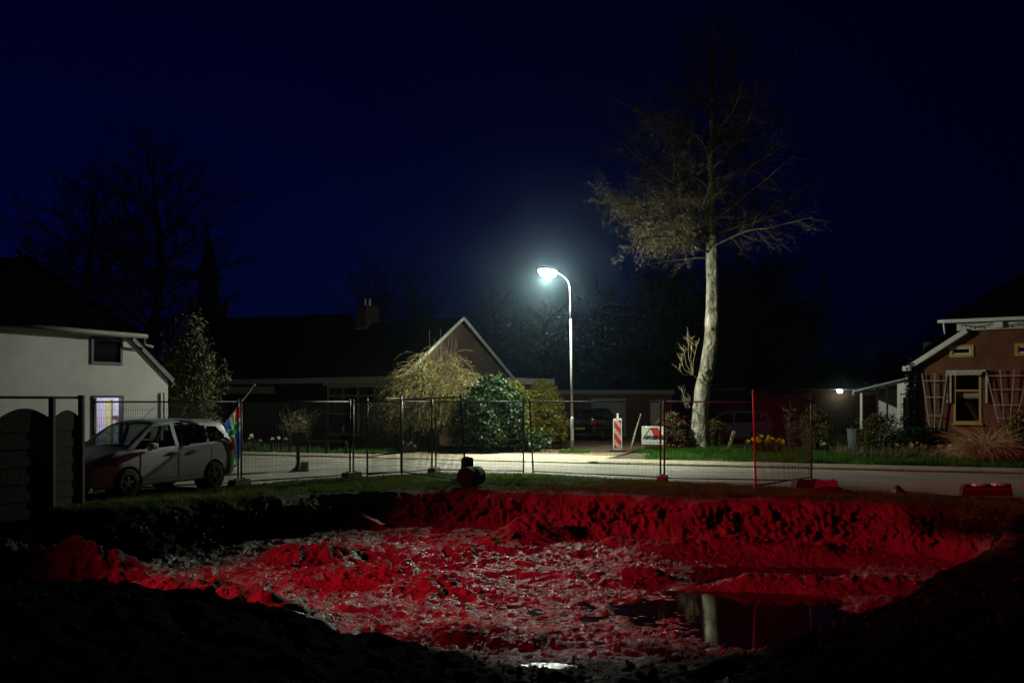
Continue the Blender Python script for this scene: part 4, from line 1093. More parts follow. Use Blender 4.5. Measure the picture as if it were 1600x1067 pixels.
# ------------------------------------------------------------------ temporary steel fence panels
def fence_panel(p0, p1, label, h0=2.0, h1=2.0, lean0=(0, 0), lean1=(0, 0), mats=None, b0=0.06, b1=0.06, plates=(), ext=0.04):
    p0 = Vector(p0); p1 = Vector(p1)
    t = thing('mesh_fence', label, 'mesh fence', p0, 0, 'temporary steel mesh fence panels')
    mt, mw = mats or (M_dsteel, M_wire)
    a0 = Vector((0, 0, 0)); a1 = p1 - p0
    T0 = a0 + Vector((lean0[0], lean0[1], h0)); T1 = a1 + Vector((lean1[0], lean1[1], h1))
    for a, T in ((a0, T0), (a1, T1)):
        q = MB(); q.tube([a, T + (T - a).normalized() * ext], 0.023, 8); q.build('post', mt if not isinstance(mt, tuple) else mt[0 if a is a0 else 1], t, True)
    mt1 = mt if not isinstance(mt, tuple) else mt[1]
    def P(u, f): return (a0.lerp(a1, u)).lerp(T0.lerp(T1, u), f)
    fb0 = b0 / h0
    q = MB(); q.tube([P(0, 0.985), P(1, 0.985)], 0.019, 8); q.build('top_rail', mt1, t, True)
    q = MB(); q.tube([P(0, fb0), P(1, fb0)], 0.017, 8); q.build('bottom_rail', mt1, t, True)
    q = MB(); L = a1.length; k = int(L / 0.037)
    for i in range(1, k): q.tube([P(i / k, fb0), P(i / k, 0.985)], 0.0032, 3, cap=False)
    m_ = 11
    for j in range(1, m_): q.tube([P(0, fb0 + (0.985 - fb0) * j / m_), P(1, fb0 + (0.985 - fb0) * j / m_)], 0.003, 3, cap=False)
    tag(q.build('wire_mesh', mw, t), kind='stuff')
    for (u, f, w, hh, m_) in plates:
        c = P(u, f); d = (a1).normalized(); nrm = Vector((d.y, -d.x, 0))
        if nrm.y > 0: nrm = -nrm
        q = MB(); q.bar(c - d * w / 2 + nrm * 0.02, c + d * w / 2 + nrm * 0.02, 0.008, hh); q.build('plate', m_, t)
    return t

M_redpost = mat('red_painted_tube', (0.32, 0.03, 0.05), 0.5, var=0.2, vscale=9)
def g3(px, py, z=0.02):
    p = gp(px, py); p.z = z; return p
fence_panel(g3(147, 770), g3(372, 758.5), 'steel mesh fence panel standing in front of the white car')
fence_panel(g3(377, 757.5), g3(547, 746), 'steel mesh fence panel between the flag and the bungalow window')
fence_panel(g3(552, 745), g3(675, 738.5), 'far steel mesh panel in front of the weeping shrub')
fence_panel(g3(574, 746), g3(627, 742), 'narrow steel mesh gate section beside the weeping shrub', h0=2.03, h1=2.1)
fence_panel(g3(628, 741.5), g3(728, 757), 'steel mesh panel turned towards us, ending at the round drum', h0=2.06, h1=2.12, lean1=(-0.12, 0, ))
fence_panel(g3(681, 738), g3(818, 740), 'steel mesh fence panel before the dark green evergreen shrub', plates=((0.55, 0.8, 0.28, 0.07, mat('green_plate', (0.03, 0.2, 0.12), 0.5)),))
fence_panel(g3(833, 740.5), g3(1032, 750), 'steel mesh fence panel in front of the lamp post', lean0=(-0.10, 0))
fence_panel(g3(1038, 751.5), g3(1268, 756), 'steel mesh fence panel in front of the pale tree trunk', plates=((0.14, 0.79, 0.22, 0.05, M_redplas),))
fence_panel(g3(1181, 767), g3(1268, 752.5), 'steel mesh panel seen edge-on with a red front post', h0=2.2, h1=2.12, lean0=(-0.06, 0), mats=((M_redpost, M_dsteel), M_wire), b0=0.1, b1=0.08, plates=((0.12, 0.75, 0.12, 0.07, M_white), (0.62, 0.72, 0.3, 0.07, M_redplas)))

# couplers and loose props of the fence are parts of small feet
def foot_block(px, py, label, rz, red=False, w=0.62, d=0.22, h=0.15, m=None):
    p = gp(px, py); p.z = float(tz_at(p.x, p.y)) if GX0 < p.x < GX1 and p.y < GY1 else 0.0
    p.z = max(p.z, 0.0)
    t = thing('footing_block', label, 'footing', p, rz, 'feet of the temporary fence')
    q = MB(); q.prism([(-w/2, 0), (w/2, 0), (w/2 - 0.05, h), (-w/2 + 0.05, h)], 'y', -d/2, d/2); q.build('block', m or M_conc, t)
    for x in (-0.16, 0.16):
        q = MB(); q.tube([(x, 0, h - 0.01), (x, 0, h + 0.025)], 0.032, 10); q.build('socket', M_black, t)
foot_block(374.5, 758.5, 'concrete foot under the fence joint beside the flag', 1.2)
foot_block(549.5, 746.5, 'concrete foot under the fence joint left of the weeping shrub', 1.1)
foot_block(678, 739, 'concrete foot under the fence joint before the weeping shrub', 1.4)
foot_block(1035, 752, 'concrete foot under the fence joint left of the tree trunk', 1.3)
foot_block(1262, 763, 'red plastic foot under the fence corner', 0.1, m=M_redplas, w=0.7, d=0.3, h=0.2)
foot_block(1290, 763.5, 'grey concrete foot beside the red one under the fence corner', -0.1, w=0.55, d=0.28, h=0.2)

# block and drum where the turned panel ends
def drum():
    p = gp(736, 764); p.z = float(tz_at(p.x, p.y))
    t = thing('round_drum', 'round dirty drum lying on the grass by the leaning fence post', 'drum', p, R(-25))
    prof = [(0.0, 0.0), (0.2, 0.0), (0.225, 0.02), (0.23, 0.05), (0.225, 0.08), (0.225, 0.3), (0.235, 0.32), (0.225, 0.34), (0.225, 0.6), (0.2, 0.62), (0.19, 0.60), (0.0, 0.60)]
    q = MB(); K = 26; vs = []; fs = []
    for (r, x) in prof:
        for k in range(K):
            a = 2 * math.pi * k / K; vs.append((r * math.cos(a), x - 0.3, 0.225 + r * math.sin(a)))
    for i in range(len(prof) - 1):
        for k in range(K): fs.append((i*K+k, i*K+(k+1) % K, (i+1)*K+(k+1) % K, (i+1)*K+k))
    q.add(vs, fs); q.build('body', mat('rusty_drum', (0.007, 0.006, 0.005), 0.85, col2=(0.016, 0.012, 0.010), vscale=7, bump=0.3, bscale=20), t, True)
    q = MB(); q.tube([(0.09, -0.315, 0.31), (0.09, -0.29, 0.31)], 0.035, 10); q.build('bung', M_black, t)
    p2 = gp(730, 752); p2.z = float(tz_at(p2.x, p2.y)) 
    u = thing('upright_block', 'upright dark concrete block behind the round drum', 'block', p2, R(10))
    q = MB(); q.prism([(-0.15, 0), (0.15, 0), (0.14, 0.58), (0.10, 0.62), (-0.10, 0.62), (-0.14, 0.58)], 'y', -0.11, 0.11); q.build('block', mat('dark_concrete', (0.05, 0.05, 0.045), 0.9, var=0.3, vscale=8, bump=0.4, bscale=30), u)
    q = MB(); q.tube([(0, 0, 0.60), (0, 0, 0.64)], 0.04, 10); q.build('socket', M_black, u)
drum()

# ------------------------------------------------------------------ cars
def catmull(P, n):
    P = np.asarray(P, float); m = len(P); out = []
    for t in np.linspace(0, m - 1 - 1e-9, n):
        i = int(t); f = t - i
        p0, p1, p2, p3 = P[max(i-1, 0)], P[i], P[min(i+1, m-1)], P[min(i+2, m-1)]
        out.append(0.5 * ((2*p1) + (-p0+p2)*f + (2*p0-5*p1+4*p2-p3)*f*f + (-p0+3*p1-3*p2+p3)*f**3))
    return np.array(out)

def build_car(name, label, paint, loc, rz, fine=False):
    """small tall hatchback; local +x is the front, z up, length 4.08 m"""
    t = thing(name, label, 'car', loc, rz)
    # x runs from the rear (-2.04) to the front (2.04)
    # stations: x, half width, sill z, belt z, top z (centre), roof half width, crown drop
    S = [(-2.04, 0.60, 0.42, 0.74, 0.80, 0.50), (-2.02, 0.72, 0.36, 0.86, 0.96, 0.56), (-1.96, 0.80, 0.30, 1.00, 1.22, 0.56), (-1.84, 0.845, 0.26, 1.04, 1.47, 0.56), (-1.68, 0.86, 0.24, 1.04, 1.54, 0.57),
         (-1.2, 0.872, 0.22, 1.02, 1.582, 0.59), (-0.6, 0.875, 0.21, 0.99, 1.604, 0.60), (0.0, 0.875, 0.21, 0.965, 1.598, 0.60), (0.3, 0.875, 0.21, 0.95, 1.56, 0.59), (0.6, 0.872, 0.21, 0.94, 1.42, 0.60),
         (0.85, 0.87, 0.21, 0.935, 1.25, 0.62), (1.08, 0.865, 0.21, 0.925, 1.07, 0.66), (1.22, 0.86, 0.22, 0.905, 1.00, 0.66), (1.45, 0.845, 0.22, 0.86, 0.95, 0.64), (1.70, 0.80, 0.22, 0.79, 0.865, 0.58),
         (1.88, 0.73, 0.24, 0.70, 0.76, 0.5), (1.99, 0.64, 0.27, 0.60, 0.64, 0.44), (2.04, 0.52, 0.34, 0.50, 0.53, 0.36)]
    S2 = catmull(S, 190 if not fine else 380)
    rings = []
    for (x, w, zs, zb, zt, wr) in S2:
        g = max(zt - zb, 0.02)
        pr = [(0, zs), (0.6 * w, zs), (0.93 * w, zs + 0.02), (0.985 * w, zs + 0.12), (w, zs + 0.3 * (zb - zs) + 0.06), (w, 0.5 * (zb + zs) + 0.12), (0.975 * w, zb - 0.015), (0.955 * w, zb + 0.01),
              (0.955 * w + (wr - 0.955 * w) * 0.55, zb + g * 0.5), (wr + 0.03, zb + g * 0.84), (wr - 0.05, zb + g * 0.945), (0.55 * wr, zt - 0.006), (0, zt)]
        rings.append(catmull(pr, 58 if not fine else 116))
    NS, NRr = len(rings), len(rings[0])
    V = []
    for i in range(NS):
        for sgn in (1, -1):
            for (y, z) in rings[i]: V.append((S2[i][0], sgn * y, z))
    V = np.array(V)
    wheels = [(-1.24, 0.31), (1.25, 0.31)]
    def inpoly(x, z, poly):
        c = False; n_ = len(poly)
        for i in range(n_):
            (x1, z1), (x2, z2) = poly[i], poly[(i + 1) % n_]
            if (z1 > z) != (z2 > z) and x < (x2 - x1) * (z - z1) / (z2 - z1) + x1: c = not c
        return c
    win = [('front_window', [(1.02, 0.985), (0.36, 1.445), (0.02, 1.475), (-0.10, 1.47), (-0.08, 1.01)]), ('rear_window', [(-0.18, 1.01), (-0.2, 1.47), (-0.9, 1.462), (-1.14, 1.44), (-1.06, 1.055)]),
           ('quarter_window', [(-1.12, 1.06), (-1.2, 1.43), (-1.52, 1.40), (-1.70, 1.22), (-1.66, 1.12)])]
    groups = {}
    for i in range(NS - 1):
        for s_ in (0, 1):
            b0 = (i * 2 + s_) * NRr; b1 = ((i + 1) * 2 + s_) * NRr
            for k in range(NRr - 1):
                f = (b0 + k, b1 + k, b1 + k + 1, b0 + k + 1)
                if s_: f = f[::-1]
                c = V[list(f)].mean(0); x, y, z = c
                if abs(y) > 0.5 and any((x - wx) ** 2 + (z - wz) ** 2 < 0.355 ** 2 for wx, wz in wheels): continue
                zb = np.interp(x, [q_[0] for q_ in S], [q_[3] for q_ in S]); zt = np.interp(x, [q_[0] for q_ in S], [q_[4] for q_ in S])
                key = 'body'
                wr = np.interp(x, [q_[0] for q_ in S], [q_[5] for q_ in S])
                if abs(y) > wr - 0.02 and z > zb:
                    for nm, poly in win:
                        if inpoly(x, z, poly): key = (nm, s_)
                if 0.42 < x < 1.10 and abs(y) < wr - 0.045 + 0.02 and z > zb + (zt - zb) * 0.6 and z > 1.0: key = ('windscreen', 0)
                if x < -1.8 and abs(y) < 0.5 and 1.1 < z < 1.42: key = ('tailgate_window', 0)
                if x < -1.74 and abs(y) > 0.52 and 0.84 < z < 1.06 and z < 1.0 + (-1.74 - x) * 0.3: key = ('tail_light', s_)
                if 1.5 < x < 1.9 and abs(y) > 0.52 and 0.66 + (1.9 - x) * 0.1 < z < 0.76 + (1.9 - x) * 0.25: key = ('headlight', s_)
                if 0.22 > z - 0.0 and key == 'body': key = 'sill'
                groups.setdefault(key, []).append(f)
    gm = MATS['clear_window_glass']
    if 'car_glass' not in MATS:
        g_ = gm.copy(); g_.name = 'car_glass'
        for nd in g_.node_tree.nodes:
            if nd.type == 'BSDF_TRANSPARENT': nd.inputs[0].default_value = (0.34, 0.40, 0.38, 1)
        MATS['car_glass'] = g_
    mtl = {'tail_light': mat('tail_light_red', (0.35, 0.01, 0.012), 0.2, coat=0.5), 'headlight': mat('headlight_glass', (0.3, 0.3, 0.32), 0.12, coat=0.6), 'body': paint, 'sill': M_black}
    order = sorted(groups, key=str)
    for key in order:
        fs = np.array(groups[key]); used, inv = np.unique(fs.ravel(), return_inverse=True)
        nm = key if isinstance(key, str) else key[0]
        o = np_mesh('underbody' if nm == 'sill' else nm, V[used], inv.reshape(-1, 4), mtl.get(nm, MATS['car_glass']), t, True)
    # wheels
    for wx, wz in wheels:
        for s_ in (1, -1):
            w = bpy.data.objects.new('wheel', None); COL.objects.link(w); w.parent = t; w.location = (wx, s_ * 0.77, wz)
            q = MB(); K = 28; pr = [(0.2, -0.09), (0.28, -0.1), (0.305, -0.075), (0.31, 0), (0.305, 0.075), (0.28, 0.1), (0.2, 0.09)]
            vs = [(r * math.cos(2*math.pi*k/K), y, r * math.sin(2*math.pi*k/K)) for r, y in pr for k in range(K)]
            q.add(vs, [(i*K+k, i*K+(k+1) % K, (i+1)*K+(k+1) % K, (i+1)*K+k) for i in range(len(pr)-1) for k in range(K)]); q.build('tyre', M_rubber, w, True)
            q = MB(); yy = s_ * 0.075
            q.tube([(0, yy, 0), (0, yy + s_ * 0.02, 0)], 0.05, 12)
            for k in range(5):
                a = 2 * math.pi * k / 5 + 0.3; q.bar((0.04 * math.cos(a), yy + s_*0.012, 0.04 * math.sin(a)), (0.195 * math.cos(a), yy, 0.195 * math.sin(a)), 0.055, 0.02, up=(0, 1, 0))
            for k in range(K):
                a, a2 = 2*math.pi*k/K, 2*math.pi*(k+1)/K; q.bar((0.195*math.cos(a), yy, 0.195*math.sin(a)), (0.195*math.cos(a2), yy, 0.195*math.sin(a2)), 0.03, 0.05, up=(0, 1, 0))
            q.build('rim', mat('wheel_alloy', (0.22, 0.22, 0.23), 0.35, metal=0.8), w)
            q = MB(); vs = [(0.358 * math.cos(2*math.pi*k/24), y, 0.358 * math.sin(2*math.pi*k/24)) for y in (-0.25, 0.09) for k in range(24)]
            if s_ < 0: vs = [(a_, -b_, c_) for a_, b_, c_ in vs]
            q.add(vs, [(k, (k+1) % 24, 24+(k+1) % 24, 24+k) for k in range(24)] + [tuple(range(24))]); 
            lin = q.build('wheel_arch_liner', M_black, t); lin.location = (wx, s_ * 0.77, wz); lin.scale = (0.99, 0.85, 0.99)
    # seams, handles, mirrors, aerial, seats
    for s_ in (1, -1):
        for x in (0.92, -0.13, -1.14):
            q = MB(); pts = []
            for z in np.linspace(0.32, 0.96, 9):
                i = int(np.argmin(np.abs(S2[:, 0] - x))); rg_ = rings[i]; k = int(np.argmin(np.abs(rg_[:int(NRr * .7), 1] - z) + (rg_[:int(NRr * .7), 0] < 0.5) * 9)); pts.append((x + (0.09 * (0.9 - z) if x > 0.5 else 0), s_ * (rg_[k, 0] + 0.0005), z))
            q.tube(pts, 0.0055, 4); q.build('door_seam', M_black, t)
        for x in (-0.02, -0.62):
            q = MB(); q.bar((x - 0.09, s_ * 0.885, 0.905), (x + 0.09, s_ * 0.885, 0.90), 0.03, 0.035); q.build('door_handle', paint, t)
        q = MB(); q.box(0.62, 0.82, min(s_*0.88, s_*1.06), max(s_*0.88, s_*1.06), 0.98, 1.12)
        mo = q.build('mirror', paint, t); bv = mo.modifiers.new('b', 'BEVEL'); bv.width = 0.05; bv.segments = 4
        q = MB(); q.bar((0.72, s_ * 0.86, 0.97), (0.72, s_ * 0.96, 1.0), 0.06, 0.05); q.build('mirror_arm', M_black, mo)
        for x in (0.12, -0.82):
            q = MB(); q.box(x - 0.32, x + 0.18, s_*0.36 - 0.24, s_*0.36 + 0.24, 0.45, 0.62); q.bar((x - 0.3, s_*0.36, 0.55), (x - 0.45, s_*0.36, 1.1), 0.46, 0.12); q.bar((x - 0.47, s_*0.36, 1.15), (x - 0.5, s_*0.36, 1.33), 0.26, 0.09)
            so = q.build('seat', M_black, t); bv = so.modifiers.new('b', 'BEVEL'); bv.width = 0.035; bv.segments = 2
        q = MB(); q.bar((-1.42, s_ * 0.575, 1.575), (-0.1, s_ * 0.6, 1.605), 0.03, 0.02); q.build('roof_rail', paint, t)
    q = MB(); q.box(-1.86, 1.0, -0.7, 0.7, 0.24, 0.4); q.box(0.85, 1.15, -0.75, 0.75, 0.4, 0.93); q.build('cabin_floor', M_black, t)
    q = MB(); q.tube([(0.1, 0, 1.59), (-0.28, 0, 1.86)], 0.006, 5); q.build('aerial', M_black, t)
    q = MB(); q.bar((-1.80, -0.5, 1.535), (-1.80, 0.5, 1.535), 0.16, 0.03); q.build('spoiler', paint, t)
    q = MB(); q.box(1.93, 2.0, -0.4, 0.4, 0.34, 0.48); q.build('grille', M_black, t)
    q = MB(); q.box(-2.075, -2.055, -0.26, 0.26, 0.56, 0.67); q.build('number_plate', mat('plate_yellow', (0.5, 0.38, 0.04), 0.5), t)
    return t
P_white = mat('pearl_white_paint', (0.70, 0.74, 0.80), 0.4, spec=0.35, coat=0.12)
P_dark = mat('dark_car_paint', (0.012, 0.012, 0.014), 0.25, coat=0.5)
P_blue = mat('blue_grey_paint', (0.02, 0.025, 0.045), 0.3, coat=0.5)
car_c = gp(226, 768)
build_car('parked_car', 'white small tall hatchback parked before the white house', P_white, (car_c.x, car_c.y, 0.01), R(180 + 66), True)
build_car('parked_car', 'dark car parked tail towards us on the driveway', P_dark, ((932 - 800) / F * 46, 46, 0.07), R(62))
build_car('parked_car', 'dim blue-grey car in shade right behind the alder trunk', P_blue, ((1140 - 800) / F * 45, 45, -0.05), R(172))

# ------------------------------------------------------------------ wooden fence on the left
def wood_fence():
    A = Vector((-8.28, 17.5, 0)); B = Vector((-8.49, 16.8, 0)); C = Vector((-8.95, 15.75, 0))
    for (p, q_, arch, lab) in ((A, B, 0.13, 'narrow dark wooden fence panel with arched top at the end post'), (B, C, 0.17, 'wide dark wooden fence panel with arched top at the picture edge')):
        t = thing('wooden_fence', lab, 'fence', p, 0, 'dark arched wooden fence panels')
        d = q_ - p; L = d.length; dn = d.normalized(); nb = 12; h = 1.9
        nrm = Vector((dn.y, -dn.x, 0))
        for i in range(nb):
            z0 = i * 0.155 - 0.1; z1 = z0 + 0.163; o = 0.008 * (i % 2)
            m = MB(); a = dn * 0.07; b_ = dn * (L - 0.07)
            if i == nb - 1:
                K = 14; vs = []
                for sd in (-0.012, 0.012):
                    for k in range(K + 1):
                        f = k / K; pt = a.lerp(b_, f) + nrm * sd; vs.append((pt.x, pt.y, z0))
                    for k in range(K + 1):
                        f = k / K; pt = a.lerp(b_, f) + nrm * sd; vs.append((pt.x, pt.y, z0 + 0.10 + arch * math.sin(math.pi * f)))
                n1_ = 2 * (K + 1); fs = []
                for k in range(K):
                    fs += [(k, k+1, K+2+k, K+1+k), (n1_+k+1, n1_+k, n1_+K+1+k, n1_+K+2+k), (K+1+k, K+2+k, n1_+K+2+k, n1_+K+1+k)]
                m.add(vs, fs)
            else:
                m.bar(a + nrm * o + Vector((0, 0, (z0 + z1) / 2)), b_ + nrm * o + Vector((0, 0, (z0 + z1) / 2)), 0.02, z1 - z0)
            m.build('plank', M_dwood, t)
        m = MB(); m.bar(Vector((0, 0, 2.07)), d + Vector((0, 0, 2.07)), 0.04, 0.05); m.build('top_rail', M_dwood, t)
        m = MB(); m.bar(Vector((0, 0, -0.4)), Vector((0, 0, 2.12 if p is A else 2.08)), 0.09, 0.09); m.build('post', M_dwood, t)
    p = thing('fence_post', 'square dark post closing the wooden fence at the picture edge', 'post', C)
    m = MB(); m.bar(Vector((0, 0, -0.4)), Vector((0, 0, 2.08)), 0.09); m.build('shaft', M_dwood, p); m = MB(); m.box(-0.055, 0.055, -0.055, 0.055, 2.08, 2.1); m.build('cap', M_dwood, p)
wood_fence()

# ------------------------------------------------------------------ flag
def flag_mat(name, col):
    m = bpy.data.materials.new(name); m.use_nodes = True; n = m.node_tree.nodes; l = m.node_tree.links; n.remove(n['Principled BSDF'])
    d = n.new('ShaderNodeBsdfDiffuse'); t_ = n.new('ShaderNodeBsdfTranslucent'); x = n.new('ShaderNodeMixShader'); x.inputs[0].default_value = 0.5
    for q in (d, t_): q.inputs[0].default_value = (*col, 1)
    l.new(d.outputs[0], x.inputs[1]); l.new(t_.outputs[0], x.inputs[2]); l.new(x.outputs[0], n['Material Output'].inputs[0]); return m
def flag():
    Y = 23.0
    a = at(338, 680, Y); b_ = at(396, 603, Y)
    base = Vector((a.x - 0.12, Y, 0.0))
    st = thing('flag_stand', 'short post holding the flagpole behind the white car', 'post', base)
    q = MB(); q.tube([(0, 0, 0), (0, 0, 0.95)], 0.03, 8); q.tube([(0, 0, 0.9), (0.14, 0, 1.1)], 0.03, 8); q.build('socket', M_galv, st)
    t = thing('flag', 'blue, red, green and white flag hanging from a slanted white pole', 'flag', a)
    q = MB(); q.tube([Vector((0, 0, 0)) - (b_ - a) * 0.06, b_ - a], 0.017, 8); q.build('flagpole', M_white, t, True)
    d = (b_ - a).normalized(); q = MB(); q.tube([b_ - a, b_ - a + d * 0.05], 0.04, 10); q.build('pole_cap', M_galv, t, True)
    # hanging cloth: hoist along the pole, fly falling and folding
    cols = [flag_mat('flag_red', (0.75, 0.04, 0.04)), flag_mat('flag_blue', (0.03, 0.16, 0.60)), flag_mat('flag_green', (0.03, 0.36, 0.09)), flag_mat('flag_white', (0.85, 0.85, 0.82))]
    U, Vn = 40, 52; q = MB(); vs = []; fs = []; mi = []
    h0 = a.lerp(b_, 0.20) - a; h1 = a.lerp(b_, 0.66) - a      # hoist along the pole
    fall = at(371, 718, Y) - a
    for j in range(Vn + 1):
        g_ = j / Vn
        for i in range(U + 1):
            f = i / U                                       # 0 lower end of hoist, 1 upper end
            top = h0.lerp(h1, f)
            end = Vector((fall.x + (f - 0.55) * 0.16, 0, fall.z + 0.10 * (1 - f) + 0.05 * math.sin(f * 9)))
            c1 = top + Vector((0.03, 0, -0.25))
            p = top * (1 - g_) ** 2 + c1 * 2 * g_ * (1 - g_) + end * g_ ** 2
            fold = 0.07 * math.sin(f * 15 + g_ * 3) * (0.25 + g_) + 0.035 * math.sin(f * 31 - g_ * 6) * g_
            vs.append(p + Vector((0.25 * fold, fold, 0)))
    for j in range(Vn):
        for i in range(U):
            fs.append((j*(U+1)+i, j*(U+1)+i+1, (j+1)*(U+1)+i+1, (j+1)*(U+1)+i))
            f = (i + 0.5) / U; g_ = (j + 0.5) / Vn
            df, dg = abs(f - 0.5), abs(g_ - 0.5)
            if df < 0.06 or dg < 0.05: m_ = 2
            elif df < 0.15 or dg < 0.12: m_ = 3
            else: m_ = 0 if (f > 0.5) == (g_ < 0.5) else 1
            mi.append(m_)
    q.add(vs, fs); q.mi = mi
    q.build('cloth', cols, t, True)
    # green wheelie box behind the car
    p = Vector((at(354, 700, 27.5).x, 27.5, 0.0))
    t = thing('green_bin', 'bright green bin half hidden behind the white car and flag', 'bin', p, R(10))
    q = MB(); q.prism([(-0.24, 0.08), (0.24, 0.08), (0.30, 0.88), (-0.30, 0.88)], 'y', -0.28, 0.28); q.build('body', mat('green_plastic', (0.02, 0.30, 0.03), 0.45, var=0.1), t)
    q = MB(); q.prism([(-0.33, 0.885), (0.33, 0.885), (0.30, 0.96), (-0.30, 0.96)], 'y', -0.33, 0.31); q.build('lid', MATS['green_plastic'], t)
    for x in (-0.22, 0.22):
        q = MB(); q.tube([(x - 0.03, 0.25, 0.1), (x + 0.03, 0.25, 0.1)], 0.1, 14); q.build('wheel', M_rubber, t)
flag()

# ------------------------------------------------------------------ small street things
def letterbox():
    p = gp(466, 735)
    t = thing('letterbox_post', 'dark blue box on a flared black post standing on the road', 'letterbox', p, R(20))
    q = MB(); K = 18
    pr = [(0.22, 0.0), (0.17, 0.05), (0.09, 0.1), (0.075, 0.16), (0.055, 0.2), (0.055, 0.34), (0.075, 0.36), (0.055, 0.39), (0.05, 0.6), (0.07, 0.64), (0.05, 0.68), (0.06, 0.74)]
    vs = [(r * math.cos(2*math.pi*k/K), r * math.sin(2*math.pi*k/K), z) for r, z in pr for k in range(K)]
    q.add(vs, [(i*K+k, i*K+(k+1) % K, (i+1)*K+(k+1) % K, (i+1)*K+k) for i in range(len(pr)-1) for k in range(K)]); q.build('post', M_black, t, True)
    M_box = mat('dark_blue_metal', (0.02, 0.03, 0.05), 0.4)
    q = MB(); q.prism([(-0.2, 0.72), (0.2, 0.72), (0.2, 0.98), (0.14, 1.06), (0, 1.09), (-0.14, 1.06), (-0.2, 0.98)], 'y', -0.16, 0.16); q.build('box', M_box, t)
    q = MB(); q.prism([(-0.225, 0.985), (0.225, 0.985), (0.15, 1.085), (0, 1.12), (-0.15, 1.085)], 'y', -0.19, 0.19); q.build('lid', M_box, t)
    q = MB(); q.box(-0.13, 0.13, -0.175, -0.162, 0.92, 0.95); q.build('slot', M_black, t)
    p = gp(475.5, 736)
    t = thing('capped_block', 'small dark block with a bright white cap beside the letterbox post', 'block', p, R(15))
    q = MB(); q.prism([(-0.12, 0), (0.12, 0), (0.10, 0.25), (-0.10, 0.25)], 'y', -0.1, 0.1); q.build('block', M_conc, t)
    q = MB(); q.box(-0.07, 0.13, -0.1, 0.1, 0.252, 0.30); q.build('cap', M_white, t)
letterbox()

def baffle():
    p = gp(965, 708); p.z = 0.08
    t = thing('traffic_baffle', 'red and white striped traffic baffle standing by the driveway', 'road sign', p, R(-14))
    q = MB(); q.prism([(-0.14, 0.0), (-0.14, -0.12), (0.14, -0.12), (0.14, 0.0)], 'x', -0.18, 0.18)
    w, z0, z1 = 0.17, 0.06, 1.27
    def rr(x0, x1, a, c, r=0.06):
        out = []
        for (cx, cz, s) in ((x1 - r, c - r, 0), (x0 + r, c - r, 90), (x0 + r, a + r, 180), (x1 - r, a + r, 270)):
            for k in range(5): an = R(s + k * 22.5); out.append((cx + r * math.cos(an), cz + r * math.sin(an)))
        return out
    q = MB(); q.box(-0.3, 0.3, -0.2, 0.2, -0.06, 0.03); q.build('foot', mat('black_rubber', (0.02, 0.02, 0.02), 0.9), t)
    q = MB(); q.prism(rr(-w, w, z0, z1), 'y', -0.03, 0.03); q.build('board', M_white, t)
    iw = w - 0.035
    def clip(poly, z):   # clip polygon against z>= / <= limits
        return poly
    st = MB(); zz0, zz1 = z0 + 0.07, z1 - 0.07; sl = 1.25
    M_rf = mat('reflective_red', (0.60, 0.03, 0.02), 0.45); M_rw = mat('reflective_grey', (0.5, 0.52, 0.47), 0.45)
    q = MB(); q.box(-iw, iw, -0.036, -0.031, zz0, zz1); q.build('reflective_sheet', M_rw, t)
    hgt = 0.24; k = 0
    for c in (0.02, 0.46, 0.90, 1.34):
        # stripe falling to the right
        a_l, a_r = c + iw * sl, c - iw * sl
        N = 16; up = []; dn = []
        for i in range(N + 1):
            x = -iw + 2 * iw * i / N; m_ = a_l + (a_r - a_l) * i / N
            up.append((x, min(max(m_ + hgt / 2, zz0), zz1))); dn.append((x, min(max(m_ - hgt / 2, zz0), zz1)))
        s_ = MB()
        vs = [(x, -0.0395, z) for x, z in dn] + [(x, -0.0395, z) for x, z in up]
        s_.add(vs, [(i, i+1, N+2+i, N+1+i) for i in range(N)]); s_.build('stripe', M_rf, t)
    q = MB(); q.box(-0.045, 0.045, -0.02, 0.02, z1, z1 + 0.19); q.build('handle', M_white, t)
baffle()

